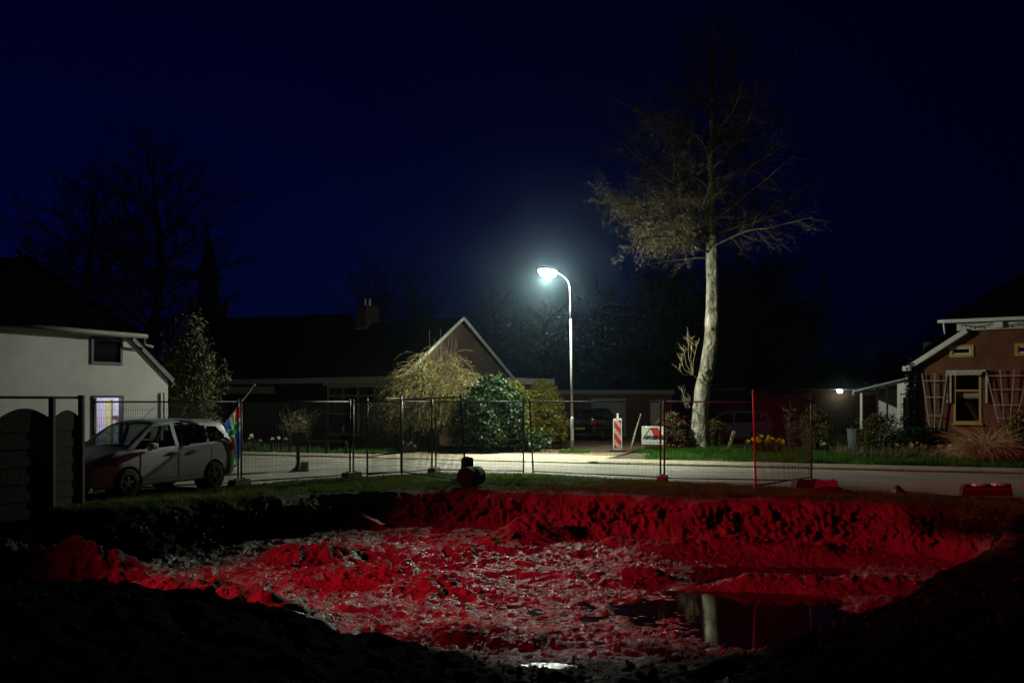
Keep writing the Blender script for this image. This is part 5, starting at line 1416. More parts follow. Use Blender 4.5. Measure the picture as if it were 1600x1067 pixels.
def sale_sign():
    p = gp(1020, 708.5); p.z = 0.08
    t = thing('builder_sign', 'white sign with a red roof logo reading HAVENGA on wooden stakes', 'sign', p, R(-20))
    w, h, zc = 0.86, 0.70, 0.62
    for x in (-0.40, 0.40):
        q = MB(); q.box(x - 0.03, x + 0.03, 0.013, 0.05, -0.3, 0.75); q.build('stake', M_wood, t)
    q = MB(); q.box(-w/2, w/2, -0.012, 0.012, zc - h/2 + 0.0, zc + h/2); q.build('board', M_white, t)
    blk = mat('sign_black', (0.01, 0.01, 0.012), 0.6); red = mat('sign_red', (0.62, 0.02, 0.015), 0.6); grey = mat('sign_grey_print', (0.35, 0.36, 0.38), 0.6); blu = mat('sign_blue_print', (0.2, 0.4, 0.6), 0.6)
    y = -0.0155
    q = MB(); q.add([(-0.09, y, 0.89), (0.17, y, 0.89), (0.42, y, 0.48), (0.14, y, 0.48)], [(0, 1, 2, 3)]); q.build('roof_logo', red, t)
    q = MB()
    for a, c in (((-0.37, 0.50), (-0.10, 0.895)), ((-0.10, 0.895), (0.18, 0.895)), ((0.18, 0.895), (0.425, 0.48)), ((-0.09, 0.89), (0.14, 0.48))):
        q.bar((a[0], y - 0.002, a[1]), (c[0], y - 0.002, c[1]), 0.003, 0.022, up=(0, 0, 1))
    q.build('logo_outline', blk, t)
    cu = bpy.data.curves.new('lettering', 'FONT'); cu.body = 'HAVENGA'; cu.size = 0.20; cu.shear = 0.25; cu.extrude = 0.001; cu.offset = 0.010; cu.space_character = 0.95
    o = bpy.data.objects.new('lettering', cu); COL.objects.link(o); o.parent = t; o.location = (-0.365, y - 0.005, 0.475); bpy.context.view_layer.update()
    me = bpy.data.meshes.new_from_object(o.evaluated_get(bpy.context.evaluated_depsgraph_get())); lc = o.location.copy(); bpy.data.objects.remove(o)
    me.materials.clear(); o = link('lettering', me, blk, t); o.location = lc; o.rotation_euler = (R(90), 0, 0)
    q = MB()
    for i in range(9): q.box(-0.37 + i * 0.055, -0.37 + i * 0.055 + 0.04, y, y + 0.002, 0.335, 0.35)
    q.build('small_print', grey, t)
    q = MB()
    for i in range(3): q.box(0.18 + i * 0.075, 0.18 + i * 0.075 + 0.055, y, y + 0.002, 0.37, 0.385)
    for i in range(3): q.box(0.18 + i * 0.075, 0.18 + i * 0.075 + 0.055, y, y + 0.002, 0.335, 0.347)
    q.build('small_print', blu, t)
    # second board seen edge-on
    p = Vector(ground_at(994, 35.7, 0.08))
    t = thing('edge_on_sign', 'narrow edge-on white board on leaning wooden stakes next to the sign', 'sign', p)
    sc = 35.7 / F
    a = Vector(((986 - 994) * sc, 0, 0)); b_ = Vector(((1003 - 994) * sc, 0.25, 57 * sc))
    q = MB(); q.bar(a - (b_ - a) * 0.1, b_, 0.05, 0.035); q.build('stake', M_wood, t)
    q = MB(); a2 = a + Vector((0.05, 0.6, 0)); q.bar(a2, a2 + (b_ - a) * 0.6, 0.05, 0.035); q.build('stake', M_wood, t)
    dd = (b_ - a).normalized()
    q = MB(); c0 = a + dd * 0.28 + Vector((-0.035, -0.02, 0)); c1 = a + dd * 1.18 + Vector((-0.035, -0.02, 0))
    sv = Vector((0.09, 0.65, 0))
    nn = Vector((0.012, 0, 0))
    vs = [c0 - nn, c1 - nn, c1 + sv - nn, c0 + sv - nn, c0 + nn, c1 + nn, c1 + sv + nn, c0 + sv + nn]
    q.add(vs, [(3,2,1,0),(4,5,6,7),(0,1,5,4),(1,2,6,5),(2,3,7,6),(3,0,4,7)]); q.build('board', M_white, t)
sale_sign()

# road barrier pieces at the right kerb
def barriers():
    p = gp(1540, 776); p.z = 0.03
    t = thing('barrier_block', 'long red and white plastic barrier block lying at the road edge', 'barrier', p, R(-7))
    q = MB(); q.prism([(-0.52, 0), (0.50, 0), (0.46, 0.22), (-0.49, 0.19)], 'y', -0.12, 0.12); q.build('body', M_redplas, t)
    for i in range(5):
        x = -0.44 + i * 0.2
        q = MB(); q.box(x, x + 0.11, -0.1, 0.1, 0.19 + 0.006 * i, 0.235 + 0.004 * i); q.build('stud', M_white if i % 2 else M_redplas, t)
    q = MB(); q.box(-0.5, 0.48, -0.128, -0.1225, 0.12, 0.16); q.build('groove', mat('dark_red_plastic', (0.15, 0.012, 0.012), 0.6), t)
    p = gp(1402, 770); p.z = 0.02
    t = thing('broken_block', 'small pointed red block lump at the grass edge', 'block', p, R(20))
    q = MB(); q.add([(-0.14, -0.1, 0), (0.15, -0.12, 0), (0.16, 0.1, 0), (-0.12, 0.1, 0), (-0.01, -0.02, 0.17), (0.05, 0.05, 0.15)], [(3, 2, 1, 0), (0, 1, 4), (1, 2, 5, 4), (2, 3, 5), (3, 0, 4, 5)]); q.build('lump', M_redplas, t)
    q = MB(); q.box(-0.08, 0.0, -0.12, -0.1, 0.01, 0.04); q.build('chip', M_conc, t)
    # heap of dark sods
    p = gp(1297, 775); p.z = 0.0
    q = MB(); K = 22; Lh = 14; vs = []
    for j in range(Lh + 1):
        f = j / Lh
        for k in range(K):
            a = 2 * math.pi * k / K; r = math.cos(f * math.pi / 2) ** 0.6
            nz_ = 1 + 0.35 * float(fbm(np.array([math.cos(a) * 2 + f * 3]), np.array([math.sin(a) * 2 + 3.0 * f]), 3, 88)[0])
            vs.append((0.62 * r * math.cos(a) * nz_, 0.28 * r * math.sin(a) * nz_, 0.19 * f * nz_))
    q.add(vs, [(j*K+k, j*K+(k+1) % K, (j+1)*K+(k+1) % K, (j+1)*K+k) for j in range(Lh) for k in range(K)])
    o = q.build('turf_heap', M_soil, None, True); o.location = p
    tag(o, 'low black heap of torn sods before the fence corner', 'heap')
barriers()

# boards and sticks about the pit
def loose_board(pa, pb, w, th, label, m, name='loose_board', cat='board', lift=0.0):
    pa = Vector(pa); pb = Vector(pb)
    pa.z = float(tz_at(pa.x, pa.y)) + 0.03; pb.z = float(tz_at(pb.x, pb.y)) + 0.03 + lift
    t = thing(name, label, cat, pa)
    q = MB(); q.bar((0, 0, 0), pb - pa, w, th); q.build('board', m, t)
    return t
a = at(556, 797, 19.55); c = at(599, 808, 18.75)
loose_board(a, c, 0.10, 0.03, 'pale thin plank leaning on the far wall of the pit', M_offwhite)
a = at(232, 906, 10.2); c = at(298, 876, 11.0)
loose_board(a, c, 0.16, 0.04, 'dark board lying slanted on the near left bank', M_dwood, lift=0.12)
pts = [at(412, 942, 9.6), at(430, 935, 9.7), at(452, 930, 9.8), at(474, 931, 9.9), at(490, 929, 10.0)]
for _k, _q in enumerate(pts): _q.z = float(tz_at(_q.x, _q.y)) + (0.01, 0.06, 0.09, 0.05, 0.0)[_k]
q = MB(); b0 = pts[0]; q.tube([p - b0 for p in pts], [0.012, 0.022, 0.025, 0.02, 0.008], 8); o = q.build('root', mat('wet_root', (0.06, 0.045, 0.03), 0.25), None, True); o.location = b0
tag(o, 'wet bent root sticking out of the near bank', 'root')

# clods and stones lying in the pit
def clod_mesh(seed, m):
    rg = random.Random(seed); q = MB(); K, Lh = 9, 6; vs = []
    for j in range(Lh + 1):
        th = math.pi * j / Lh
        for k in range(K):
            a = 2 * math.pi * k / K; r = 1 + rg.uniform(-0.28, 0.28)
            vs.append((r * math.sin(th) * math.cos(a), r * math.sin(th) * math.sin(a) * 0.8, r * math.cos(th) * 0.65))
    q.add(vs, [(j*K+k, (j+1)*K+k, (j+1)*K+(k+1) % K, j*K+(k+1) % K) for j in range(Lh) for k in range(K)])
    return q.build('clod', m, pit, True)
M_clod = mat('wet_clay', (0.11, 0.08, 0.06), 0.5, col2=(0.26, 0.195, 0.15), vscale=5, bump=0.5, bscale=12)
cp = [clod_mesh(s, M_clod) for s in range(6)]
rg = random.Random(19); used = set()
cnt = 0
while cnt < 110:
    x = rg.gauss(-0.8, 2.8); y = rg.gauss(15.6, 2.0)
    if cnt > 45: x = rg.uniform(1.0, 7.2); y = float(np.interp(x, [1, 4, 5.8, 7.5], [18.9, 18.1, 17.6, 17.0])) - abs(rg.gauss(0.1, 0.35))
    if not (-7 < x < 8 and 10.5 < y < 19.6): continue
    i = int(round((x - GX0) / GS)); j = int(round((y - GY0) / GS))
    if TP[j, i] < 0.9 or TZ[j, i] < WATER_Z + 0.005: continue
    k = rg.randrange(6); o = cp[k] if k not in used else cp[k].copy()
    if k in used: COL.objects.link(o)
    used.add(k)
    s = min(0.08, 0.015 + rg.expovariate(1 / 0.017))
    o.location = (x, y, float(TZ[j, i]) + s * 0.25); o.scale = (s * rg.uniform(.8, 1.4), s * rg.uniform(.8, 1.3), s); o.rotation_euler = (rg.uniform(-.5, .5), rg.uniform(-.5, .5), rg.uniform(0, 6.28))
    cnt += 1

# crumbled clay all over the pit: nobody could count it
def rubble(nn, xr, yr, smin, smax, keep, seed):
    rq = np.random.default_rng(seed)
    x = rq.uniform(*xr, nn); y = rq.uniform(*yr, nn)
    i = ((x - GX0) / GS).round().astype(int); j = ((y - GY0) / GS).round().astype(int)
    k = keep(x, y, TZ[j, i], TP[j, i], rq); x, y, i, j = x[k], y[k], i[k], j[k]
    base = np.array([(0, 0, 1), (0.9, 0, 0.3), (0.28, 0.85, 0.3), (-0.73, 0.53, 0.3), (-0.73, -0.53, 0.3), (0.28, -0.85, 0.3), (0.7, 0.5, -0.5), (-0.27, 0.85, -0.5), (-0.85, 0, -0.5), (-0.27, -0.85, -0.5), (0.7, -0.5, -0.5)])
    fc = [(0, 1, 2), (0, 2, 3), (0, 3, 4), (0, 4, 5), (0, 5, 1)] + [(1, 6, 2), (2, 6, 7), (2, 7, 3), (3, 7, 8), (3, 8, 4), (4, 8, 9), (4, 9, 5), (5, 9, 10), (5, 10, 1), (1, 10, 6)]
    m_ = len(x); s_ = np.minimum(smin + rq.exponential((smax - smin) / 3, m_), smax)
    a = rq.uniform(0, 6.28, m_)
    v = base[None] * (1 + 0.3 * rq.uniform(-1, 1, (m_, 11, 3)))
    v = v * (s_[:, None] * rq.uniform(0.7, 1.4, (m_, 3)))[:, None, :] * np.array([1, 1, 0.75])
    c, sn = np.cos(a)[:, None], np.sin(a)[:, None]
    v = np.stack([v[..., 0] * c - v[..., 1] * sn, v[..., 0] * sn + v[..., 1] * c, v[..., 2]], -1)
    v += np.stack([PX[j, i], PY[j, i], TZ[j, i] + s_ * 0.25], 1)[:, None, :]
    f = (np.arange(m_)[:, None, None] * 11 + np.array(fc)[None]).reshape(-1, 3)
    return v.reshape(-1, 3), f
v1, f1 = rubble(15000, (-9, 8.6), (10, 20.6), 0.006, 0.03, lambda x, y, z, p, r: (p > 0.12) & (z > WATER_Z + 0.012) & (r.uniform(0, 1, len(x)) < 0.35 + 0.65 * (fbm(x * 0.8, y * 0.8, 2, 401) > -0.1)), 501)
v2, f2 = rubble(2200, (-5.5, 9), (5.2, 11), 0.012, 0.05, lambda x, y, z, p, r: (p < 0.5), 502)
tag(np_mesh('clay_rubble', v1, f1, M_clod, pit, True), kind='stuff')
tag(np_mesh('soil_rubble', v2, f2, mat('dark_soil_crumb', (0.014, 0.012, 0.008), 0.85, spec=0.2, col2=(0.03, 0.027, 0.017), vscale=9), pit, True), kind='stuff')

# ------------------------------------------------------------------ grass
def scatter(nn, box, keep):
    x = NR.uniform(box[0], box[1], nn); y = NR.uniform(box[2], box[3], nn); k = keep(x, y); return x[k], y[k]
def strip_keep(x, y):
    ne = near_edge_y(x); d = pit_sd(x, y)
    cover = fbm(x * 1.3, y * 1.3, 3, 101) + 0.45 + 0.25 * fbm(x * 5, y * 5, 2, 103)
    return (y < ne - 0.05) & (d < 0.12 + 0.2 * fbm(x * 2, y * 2, 2, 105)) & (cover > NR.uniform(0, 0.75, len(x))) & (y > 15.5)
x, y = scatter(260000, (-10, 12.2, 15.5, 26), strip_keep)
v, f = blades(np.stack([x, y, tz_at(x, y) - 0.01], 1), 0.03, 0.11, 0.006, 0.6)
tag(np_mesh('grass', v, f, M_grass_dull), 'short patchy grass on the strip between pit and fence', 'grass', kind='stuff')

def verge(s0, s1, t0, t1, nn, hmin, hmax, label, m=M_grass, wdt=0.008, cov=0.0):
    s = NR.uniform(s0, s1, nn); tt = NR.uniform(t0, t1, nn)
    P = np.array(R0)[None, :] + np.array(RD)[None, :] * s[:, None] + np.array(RN)[None, :] * tt[:, None]
    keep = fbm(P[:, 0] * 0.9, P[:, 1] * 0.9, 3, 111) + cov > NR.uniform(-0.5, 0.3, nn)
    P = P[keep]; P[:, 2] = 0.07
    hs = 0.55 + 0.9 * np.clip(fbm(P[:, 0] * 2.3, P[:, 1] * 2.3, 2, 119) + 0.4, 0, 1)
    v, f = blades(P, hmin, hmax, wdt, 0.5)
    v = v.reshape(-1, 5, 3); v[:, 2:, 2] = 0.07 + (v[:, 2:, 2] - 0.07) * hs[:, None]; v = v.reshape(-1, 3)
    return tag(np_mesh('grass', v, f, m), label, 'grass', kind='stuff')
strip('verge', -40, 12.0, 1.9, 12, 0.08, M_soil, 'dark verge and garden soil right of the driveway', None)
strip('verge', 20.6, 70, 1.5, 12, 0.08, M_soil, 'dark verge and garden soil left of the driveway', None)
verge(-8, 10.9, 1.75, 5.6, 110000, 0.06, 0.24, 'bright green verge grass along the footpath on the right')
verge(6.0, 11.9, 5.0, 8.6, 45000, 0.06, 0.2, 'green grass around the builder sign and alder foot')
verge(20.8, 30, 1.5, 3.6, 36000, 0.06, 0.2, 'green verge grass before the bungalow')
x, y = scatter(2500, (1.7, 3.0, 33.9, 34.8), lambda x, y: ((x - 2.35) / 0.6) ** 2 + ((y - 34.3) / 0.35) ** 2 < 1)
v, f = blades(np.stack([x, y, np.full(len(x), 0.05)], 1), 0.06, 0.2, 0.008, 0.5)
tag(np_mesh('grass', v, f, M_grass), 'grass tuft around the lamp post foot', 'grass', kind='stuff')
# withered stalks in the front garden on the right
verge(-8, 5.0, 4.8, 6.4, 9000, 0.2, 0.55, 'dry straw stalks behind the verge grass', M_straw, 0.006)

# ------------------------------------------------------------------ shrubs and plants
def shrub(name, label, loc, rx, ry, h, m, n_leaf, size, seed, stems=10, elong=1.8, z0=0.15, clump=60, mt=M_dwood, shell=0.55, jit=0.17, lob=1.5):
    rg = np.random.default_rng(seed); r2 = random.Random(seed)
    t = thing(name, label, 'shrub', loc)
    q = MB()
    for i in range(stems):
        a = r2.uniform(0, 6.28); f = r2.uniform(0.3, 0.9)
        q.tube([(0.1 * rx * math.cos(a), 0.1 * ry * math.sin(a), 0), (0.4 * rx * f * math.cos(a), 0.4 * ry * f * math.sin(a), h * 0.4), (0.8 * rx * f * math.cos(a), 0.8 * ry * f * math.sin(a), h * 0.8)], [0.03, 0.02, 0.008], 5)
    q.build('stems', mt, t)
    # clump centres through the volume, mostly in the outer shell
    zf = rg.uniform(0.02, 1.0, clump) ** 0.9; an = rg.uniform(0, 6.283, clump)
    rr_ = rg.uniform(shell, 1.0, clump) * (1 + 0.08 * rg.normal(size=clump)) * (1 - zf ** 2.4) ** 0.5 * (0.82 + 0.18 * np.minimum(zf * 4, 1))
    rr_ = rr_ * (1 + lob * (0.16 * np.sin(3 * an + seed) + 0.13 * np.sin(5 * an + zf * 6 + seed * 1.7) + 0.10 * np.sin(9 * zf + 2 * an)))
    top = zf > 0.85; rr_[top] = rr_[top] * np.sqrt(rg.uniform(0, 1, top.sum()))
    cc = np.stack([rr_ * rx * np.cos(an), rr_ * ry * np.sin(an), zf * h + z0 * 0.3], 1)
    per = n_leaf // clump
    c = np.repeat(cc, per, 0) + rg.normal(size=(clump * per, 3)) * np.array([rx, ry, h / 2]) * jit
    c[:, 2] = np.maximum(c[:, 2], 0.03)
    v, f = leaf_arrays(c, size, elong, rg)
    tag(np_mesh('foliage', v, f, m, t), kind='stuff')
    return t

shrub('evergreen_shrub', 'glossy dark green evergreen shrub behind the fence left of the lamp', ground_at(768, 34.9), 1.3, 1.0, 2.6, M_leafdark, 26000, 0.085, 71, clump=300, elong=1.7, jit=0.13, z0=0.0)
shrub('rounded_conifer', 'rounded yellow-green conifer beside the evergreen shrub', ground_at(804, 36.8), 0.75, 0.75, 2.6, M_leafyel, 30000, 0.05, 72, clump=500, elong=2.2, shell=0.86, jit=0.07, z0=0.0, lob=0.6)
shrub('rounded_conifer', 'larger rounded yellow-green conifer nearest the lamp post', ground_at(846, 37.6), 0.98, 0.98, 2.65, M_leafyel, 34000, 0.05, 73, clump=560, elong=2.2, shell=0.86, jit=0.07, z0=0.0, lob=0.6)
shrub('bamboo_shrub', 'tall leafy bamboo-like shrub at the white house corner', ground_at(302, 29.0), 0.85, 0.8, 4.0, mat('bamboo_leaf', (0.05, 0.05, 0.016), 0.7, col2=(0.12, 0.11, 0.035), vscale=4), 13000, 0.045, 74, clump=240, elong=4.2, shell=0.2)
shrub('low_bush', 'brown bare-looking bush behind the builder sign', ground_at(1046, 36.3), 0.75, 0.6, 1.25, M_leafbrown, 5000, 0.05, 75, clump=80, elong=2.5, shell=0.3)
shrub('low_bush', 'leafy garden bush before the dark barn', ground_at(1275, 36.5), 0.8, 0.6, 1.45, M_leafolive, 2600, 0.06, 76, clump=60, shell=0.3)
shrub('low_bush', 'dark leafy clump below the red house window', ground_at(1440, 33.0), 1.9, 0.6, 0.85, M_leafdark, 7000, 0.06, 77, clump=140, shell=0.3)
shrub('low_bush', 'yellow-green shrub at the right picture edge', ground_at(1602, 28.5), 0.75, 0.6, 1.45, mat('lime_leaf', (0.09, 0.11, 0.02), 0.6, col2=(0.17, 0.18, 0.04), vscale=6), 5000, 0.055, 78, clump=90, shell=0.4)
shrub('low_bush', 'straggly plants by the conservatory and bin', ground_at(1372, 34.0), 1.2, 0.5, 1.3, M_leafolive, 1800, 0.05, 79, clump=60, shell=0.2, elong=3.0)
shrub('low_bush', 'low grey-green border plants below the bungalow window', ground_at(600, 36.2), 1.0, 0.5, 0.8, M_leafolive, 3200, 0.05, 80, clump=60, shell=0.2, elong=2.5)
shrub('climber', 'dark ivy climbing the corner of the red house', (HM @ Vector((-0.1, -0.2, 0))), 0.35, 0.15, 3.1, M_leafdark, 2600, 0.06, 81, clump=60, shell=0.1)
shrub('low_bush', 'dim bramble clump under the alder trunk', ground_at(1118, 38.0), 0.6, 0.5, 1.0, M_leafolive, 1500, 0.05, 82, clump=40, shell=0.2, elong=2.2)

def weeping():
    loc = Vector(ground_at(678, 36.4)); rg = random.Random(91)
    t = thing('weeping_shrub', 'large tangled weeping shrub with fine hanging twigs before the bungalow', 'shrub', loc)
    q = MB()
    for i in range(9):
        a = rg.uniform(0, 6.28); q.tube([(0.1 * math.cos(a), 0.1 * math.sin(a), 0), (0.3 * math.cos(a), 0.3 * math.sin(a), 1.3), (0.8 * math.cos(a), 0.7 * math.sin(a), 2.4)], [0.06, 0.045, 0.02], 6)
    q.build('stems', M_dwood, t)
    q = MB(); C = []
    for i in range(4600):
        a = rg.uniform(0, 6.28); f = math.sqrt(rg.random())
        x, y = 2.65 * f * math.cos(a), 1.6 * f * math.sin(a)
        env = 3.95 * (1 - 0.55 * f ** 2.2) * (0.86 + 0.14 * math.sin(3 * a + 1.0)) * rg.uniform(0.8, 1.06)
        if x > 0.9: env *= 0.9
        z = max(0.5, env - rg.random() ** 1.5 * env * 0.55)
        L = min(z - 0.1, rg.uniform(0.45, 1.3)); n_ = 5; pts = []; p = Vector((x * 0.82, y * 0.82, z)); d = Vector((0.7 * math.cos(a), 0.7 * math.sin(a), 0.55)).normalized()
        d = (d + Vector((rg.gauss(0, .35), rg.gauss(0, .35), rg.gauss(0, .2)))).normalized()
        for k in range(n_ + 1):
            pts.append(p.copy()); p = p + d * L / n_; d = (d + Vector((rg.gauss(0, .14), rg.gauss(0, .14), -0.42))).normalized()
            if p.z < 0.06: p.z = 0.06
            if rg.random() < 0.75: C.append(tuple(p)); C.append((p.x + rg.gauss(0, .05), p.y + rg.gauss(0, .05), p.z + rg.gauss(0, .05)))
        q.tube(pts, [0.008, 0.007, 0.006, 0.005, 0.004, 0.003], 3, cap=False)
    tag(q.build('hanging_twigs', mat('willow_twig', (0.16, 0.13, 0.055), 0.8, col2=(0.28, 0.22, 0.10), vscale=1.6), t), kind='stuff')
    v, f = leaf_arrays(np.array(C), 0.04, 2.4, droop=(0, 0, -0.6))
    tag(np_mesh('foliage', v, f, M_leafolive, t), kind='stuff')
    q = MB()
    for i in range(16):
        x = rg.uniform(-0.2, 1.0); q.tube([(x * .4, 0, 2.0), (x * .8, 0.1, 3.4), (x, rg.uniform(-.2, .3), rg.uniform(4.2, 4.9))], [0.012, 0.009, 0.004], 4)
    q.build('upright_shoots', M_twig, t)
weeping()

def bare_bush(px, Y, w, h, label, seed, n_=60, m=M_twig, bud=True):
    loc = Vector(ground_at(px, Y)); rg = random.Random(seed)
    t = thing('bare_bush', label, 'bush', loc); q = MB(); C = []
    for i in range(n_):
        a = rg.uniform(0, 6.28); sp = rg.uniform(0.1, 1) * w / 2; p = Vector((rg.gauss(0, .05), rg.gauss(0, .05), 0)); e = Vector((sp * math.cos(a), sp * math.sin(a), h * rg.uniform(0.55, 1.0)))
        mid = p.lerp(e, 0.5) + Vector((0.1 * math.cos(a), 0.1 * math.sin(a), -0.08)); q.tube([p, mid, e], [0.012, 0.008, 0.003], 4)
        for k in range(4):
            c = mid.lerp(e, rg.random()); e2 = c + Vector((rg.gauss(0, .12), rg.gauss(0, .12), rg.uniform(0.05, .25))); q.tube([c, e2], [0.005, 0.002], 3); C.append(tuple(e2))
        C.append(tuple(e))
    q.build('branches', m, t)
    if bud:
        v, f = leaf_arrays(np.array(C), 0.035, 1.8); tag(np_mesh('buds', v, f, M_bud, t), kind='stuff')
    return t
bare_bush(466, 36.8, 1.7, 1.6, 'round bare bush before the bungalow brick wall', 201, 70)
bare_bush(1237, 34.4, 0.9, 1.75, 'tall leggy bare bush with few buds beside the daffodils', 202, 16)
bare_bush(1262, 33.5, 0.5, 1.2, 'thin straw-brown stalk clump behind the fence end', 203, 12, M_straw, False)
bare_bush(1392, 33.2, 0.9, 1.5, 'spindly bare stems beside the conservatory post', 204, 12)

def pampas():
    loc = Vector(ground_at(1540, 28.6)); rg = np.random.default_rng(301); r2 = random.Random(301)
    t = thing('ornamental_grass', 'large arching clump of straw-coloured ornamental grass before the red house', 'ornamental grass', loc)
    q = MB()
    for i in range(900):
        a = r2.uniform(0, 6.28); L = r2.uniform(0.9, 1.75); d = Vector((math.cos(a) * 0.4, math.sin(a) * 0.4, 1.0)).normalized(); p = Vector((r2.gauss(0, .22), r2.gauss(0, .16), 0)); pts = [p.copy()]
        dr = r2.uniform(0.15, 0.55)
        for k in range(5):
            p = p + d * L / 5; d = (d + Vector((math.cos(a) * dr * 0.55, math.sin(a) * dr * 0.55, -dr))).normalized(); p.z = max(p.z, 0.03); pts.append(p.copy())
        q.tube(pts, [0.006, 0.006, 0.0055, 0.005, 0.004, 0.002], 3, cap=False)
    tag(q.build('blades', mat('pampas_straw', (0.36, 0.30, 0.16), 0.8, col2=(0.58, 0.50, 0.30), vscale=6), t), kind='stuff')
    q = MB()
    for i in range(7):
        a = r2.uniform(0, 6.28); q.tube([(0, 0, 0.4), (0.25 * math.cos(a), 0.25 * math.sin(a), 1.3), (0.6 * math.cos(a), 0.5 * math.sin(a), 1.95)], [0.008, 0.006, 0.003], 4)
    q.build('flower_stalks', M_straw, t)
pampas()

# daffodils
def flower_mesh(m, name):
    q = MB()
    for k in range(6):
        a = math.pi * k / 3; c, s = math.cos(a), math.sin(a); c2, s2 = math.cos(a + 0.4), math.sin(a + 0.4); c3, s3 = math.cos(a - 0.4), math.sin(a - 0.4)
        q.add([(0, 0, 0), (0.028 * c3, -0.004, 0.028 * s3), (0.05 * c, 0.0, 0.05 * s), (0.028 * c2, -0.004, 0.028 * s2)], [(0, 1, 2, 3)])
    K = 8
    vs = [(r * math.cos(2*math.pi*k/K), y, r * math.sin(2*math.pi*k/K)) for r, y in ((0.012, 0), (0.014, -0.025), (0.021, -0.035)) for k in range(K)]
    q.add(vs, [(j*K+k, j*K+(k+1) % K, (j+1)*K+(k+1) % K, (j+1)*K+k) for j in range(2) for k in range(K)])
    return q
def daffodils(px, Y, w, h, nf, label, m, seed, nleaf=160, z=0.07, spread_y=0.25):
    loc = Vector(ground_at(px, Y, z)); rg = random.Random(seed); rn = np.random.default_rng(seed)
    t = thing('daffodil_clump', label, 'daffodils', loc, 0, 'daffodils in the front gardens')
    b0 = np.stack([rn.normal(0, w / 4, nleaf), rn.normal(0, spread_y / 2, nleaf), np.zeros(nleaf)], 1)
    v, f = blades(b0, h * 0.5, h * 0.95, 0.012, 0.35, rn)
    tag(np_mesh('leaves', v, f, M_leafdark, t), kind='stuff')
    proto = None; st = MB()
    for i in range(nf):
        x = rg.uniform(-w/2, w/2); y = rg.gauss(0, spread_y / 2); zz = h * rg.uniform(0.7, 1.1) * (1 - 0.3 * (2 * x / w) ** 2)
        if proto is None: o = proto = flower_mesh(m, 'flower').build('flower', m, t)
        else: o = proto.copy(); COL.objects.link(o)
        s = rg.uniform(1.5, 2.1); o.location = (x, y, zz); o.scale = (s, s, s); o.rotation_euler = (rg.uniform(-.2, .5), 0, rg.uniform(-1.2, 1.2))
        st.tube([(x * 0.6, y, 0), (x * 0.9, y, zz * 0.7), (x, y + 0.01, zz)], 0.005, 4)
    st.build('flower_stems', M_leafdark, t)
daffodils(1197, 33.2, 1.35, 0.62, 46, 'big bright yellow daffodil clump behind the red fence post', M_petal, 401, 260)
daffodils(1422, 31.6, 1.5, 0.5, 9, 'scattered pale daffodils before the conservatory', M_petalw, 402, 150)
daffodils(1472, 31.0, 0.7, 0.42, 5, 'few pale daffodils before the red house wall', M_petalw, 403, 90)
daffodils(1292, 34.5, 0.5, 0.5, 3, 'lone pale daffodils in the straw behind the fence end', M_petalw, 404, 30)
daffodils(440, 36.0, 0.9, 0.55, 6, 'white flowers at the left end of the bungalow border', M_white, 405, 140)
daffodils(394, 35.6, 0.8, 0.6, 6, 'yellow flowers beside the flag across the road', M_petalw, 406, 110)
daffodils(636, 34.5, 0.8, 0.4, 4, 'leafy pale flower clump under the weeping shrub', M_white, 407, 130)

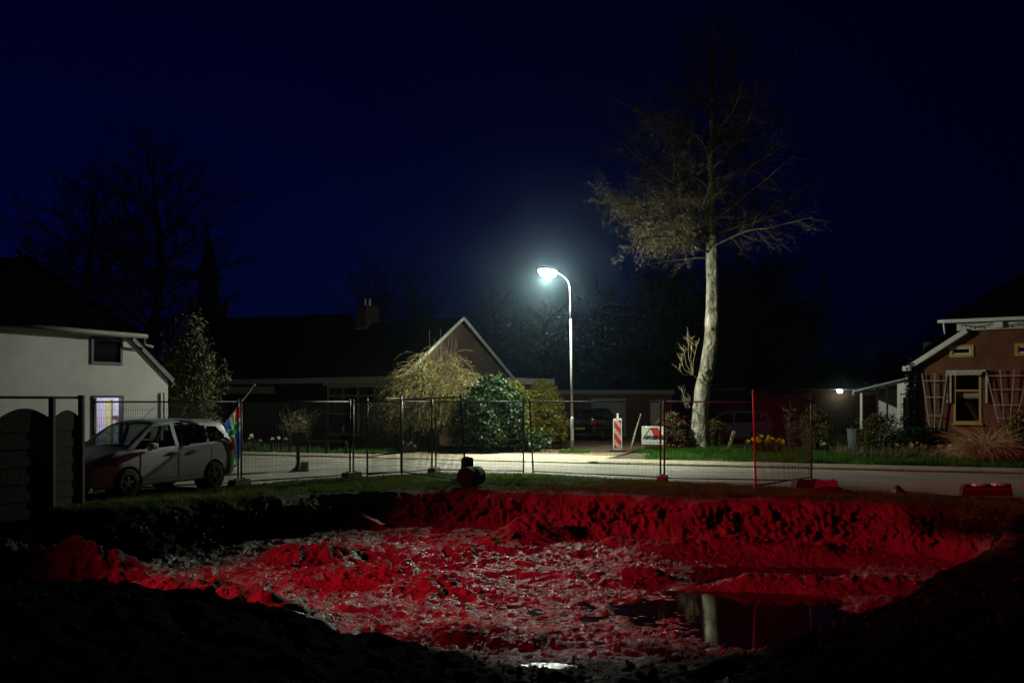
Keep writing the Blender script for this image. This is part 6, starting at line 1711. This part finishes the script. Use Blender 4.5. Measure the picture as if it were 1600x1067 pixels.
# stumps, bin, low rail
p = gp(1139, 704)
t = thing('leaning_stake', 'broad weathered stake leaning right of the alder trunk', 'stake', (p.x, p.y, 0.07))
q = MB(); q.bar((-0.1, 0, -0.1), (0.22, 0.02, 0.72), 0.26, 0.09, up=(1, 0, 0)); q.build('stake', M_wood, t)
p = gp(1119, 703)
t = thing('short_stake', 'short upright stump stake close beside the alder trunk', 'stake', (p.x, p.y, 0.07))
q = MB(); q.tube([(0, 0, -0.1), (0.01, 0, 0.2), (0, 0, 0.5)], [0.075, 0.07, 0.065], 9); q.build('stake', M_wood, t)
t = thing('garden_bin', 'grey green ribbed garden bin before the conservatory', 'bin', ground_at(1336, 35.2, 0.07))
q = MB(); K = 24; pr = [(0.24, 0), (0.29, 0.82), (0.31, 0.83), (0.31, 0.87), (0.27, 0.87), (0.25, 0.6)]
vs = [((r * (1 + 0.03 * (k % 2))) * math.cos(2*math.pi*k/K), (r * (1 + 0.03 * (k % 2))) * math.sin(2*math.pi*k/K), z) for r, z in pr for k in range(K)]
q.add(vs, [(i*K+k, i*K+(k+1) % K, (i+1)*K+(k+1) % K, (i+1)*K+k) for i in range(len(pr)-1) for k in range(K)]); q.build('body', mat('bin_plastic', (0.10, 0.13, 0.12), 0.6), t)
q = MB(); q.tube([(0.31, 0, 0.7), (0.37, 0, 0.7), (0.37, 0, 0.6), (0.30, 0, 0.6)], 0.012, 6); q.build('handle', M_black, t)
a = Vector(ground_at(425, 35.2, 0.07)); c = Vector(ground_at(541, 33.8, 0.07))
t = thing('low_rail_fence', 'low dark wooden rail along the bungalow garden', 'fence', a)
d = c - a
for k in range(5):
    q = MB(); p = d * (k / 4); q.bar(p + Vector((0, 0, -0.1)), p + Vector((0, 0, 0.42)), 0.1); q.build('post', M_dwood, t)
q = MB(); q.bar(Vector((0, 0, 0.42)), d + Vector((0, 0, 0.42)), 0.14, 0.07); q.build('rail', M_dwood, t)

# ------------------------------------------------------------------ the thin night mist round everything
hz = MB(); hz.box(-75, 75, -8, 135, -2.2, 25.5)
hm = bpy.data.materials.new('night_mist'); hm.use_nodes = True
n = hm.node_tree.nodes; l = hm.node_tree.links; n.remove(n['Principled BSDF'])
pv = n.new('ShaderNodeVolumePrincipled'); pv.inputs['Color'].default_value = (0.55, 0.85, 1.0, 1); pv.inputs['Density'].default_value = HAZE; pv.inputs['Anisotropy'].default_value = 0.95
l.new(pv.outputs[0], n['Material Output'].inputs['Volume'])
hz = hz.build('haze', hm); tag(hz, 'thin night mist lit by the street lamp', kind='stuff')
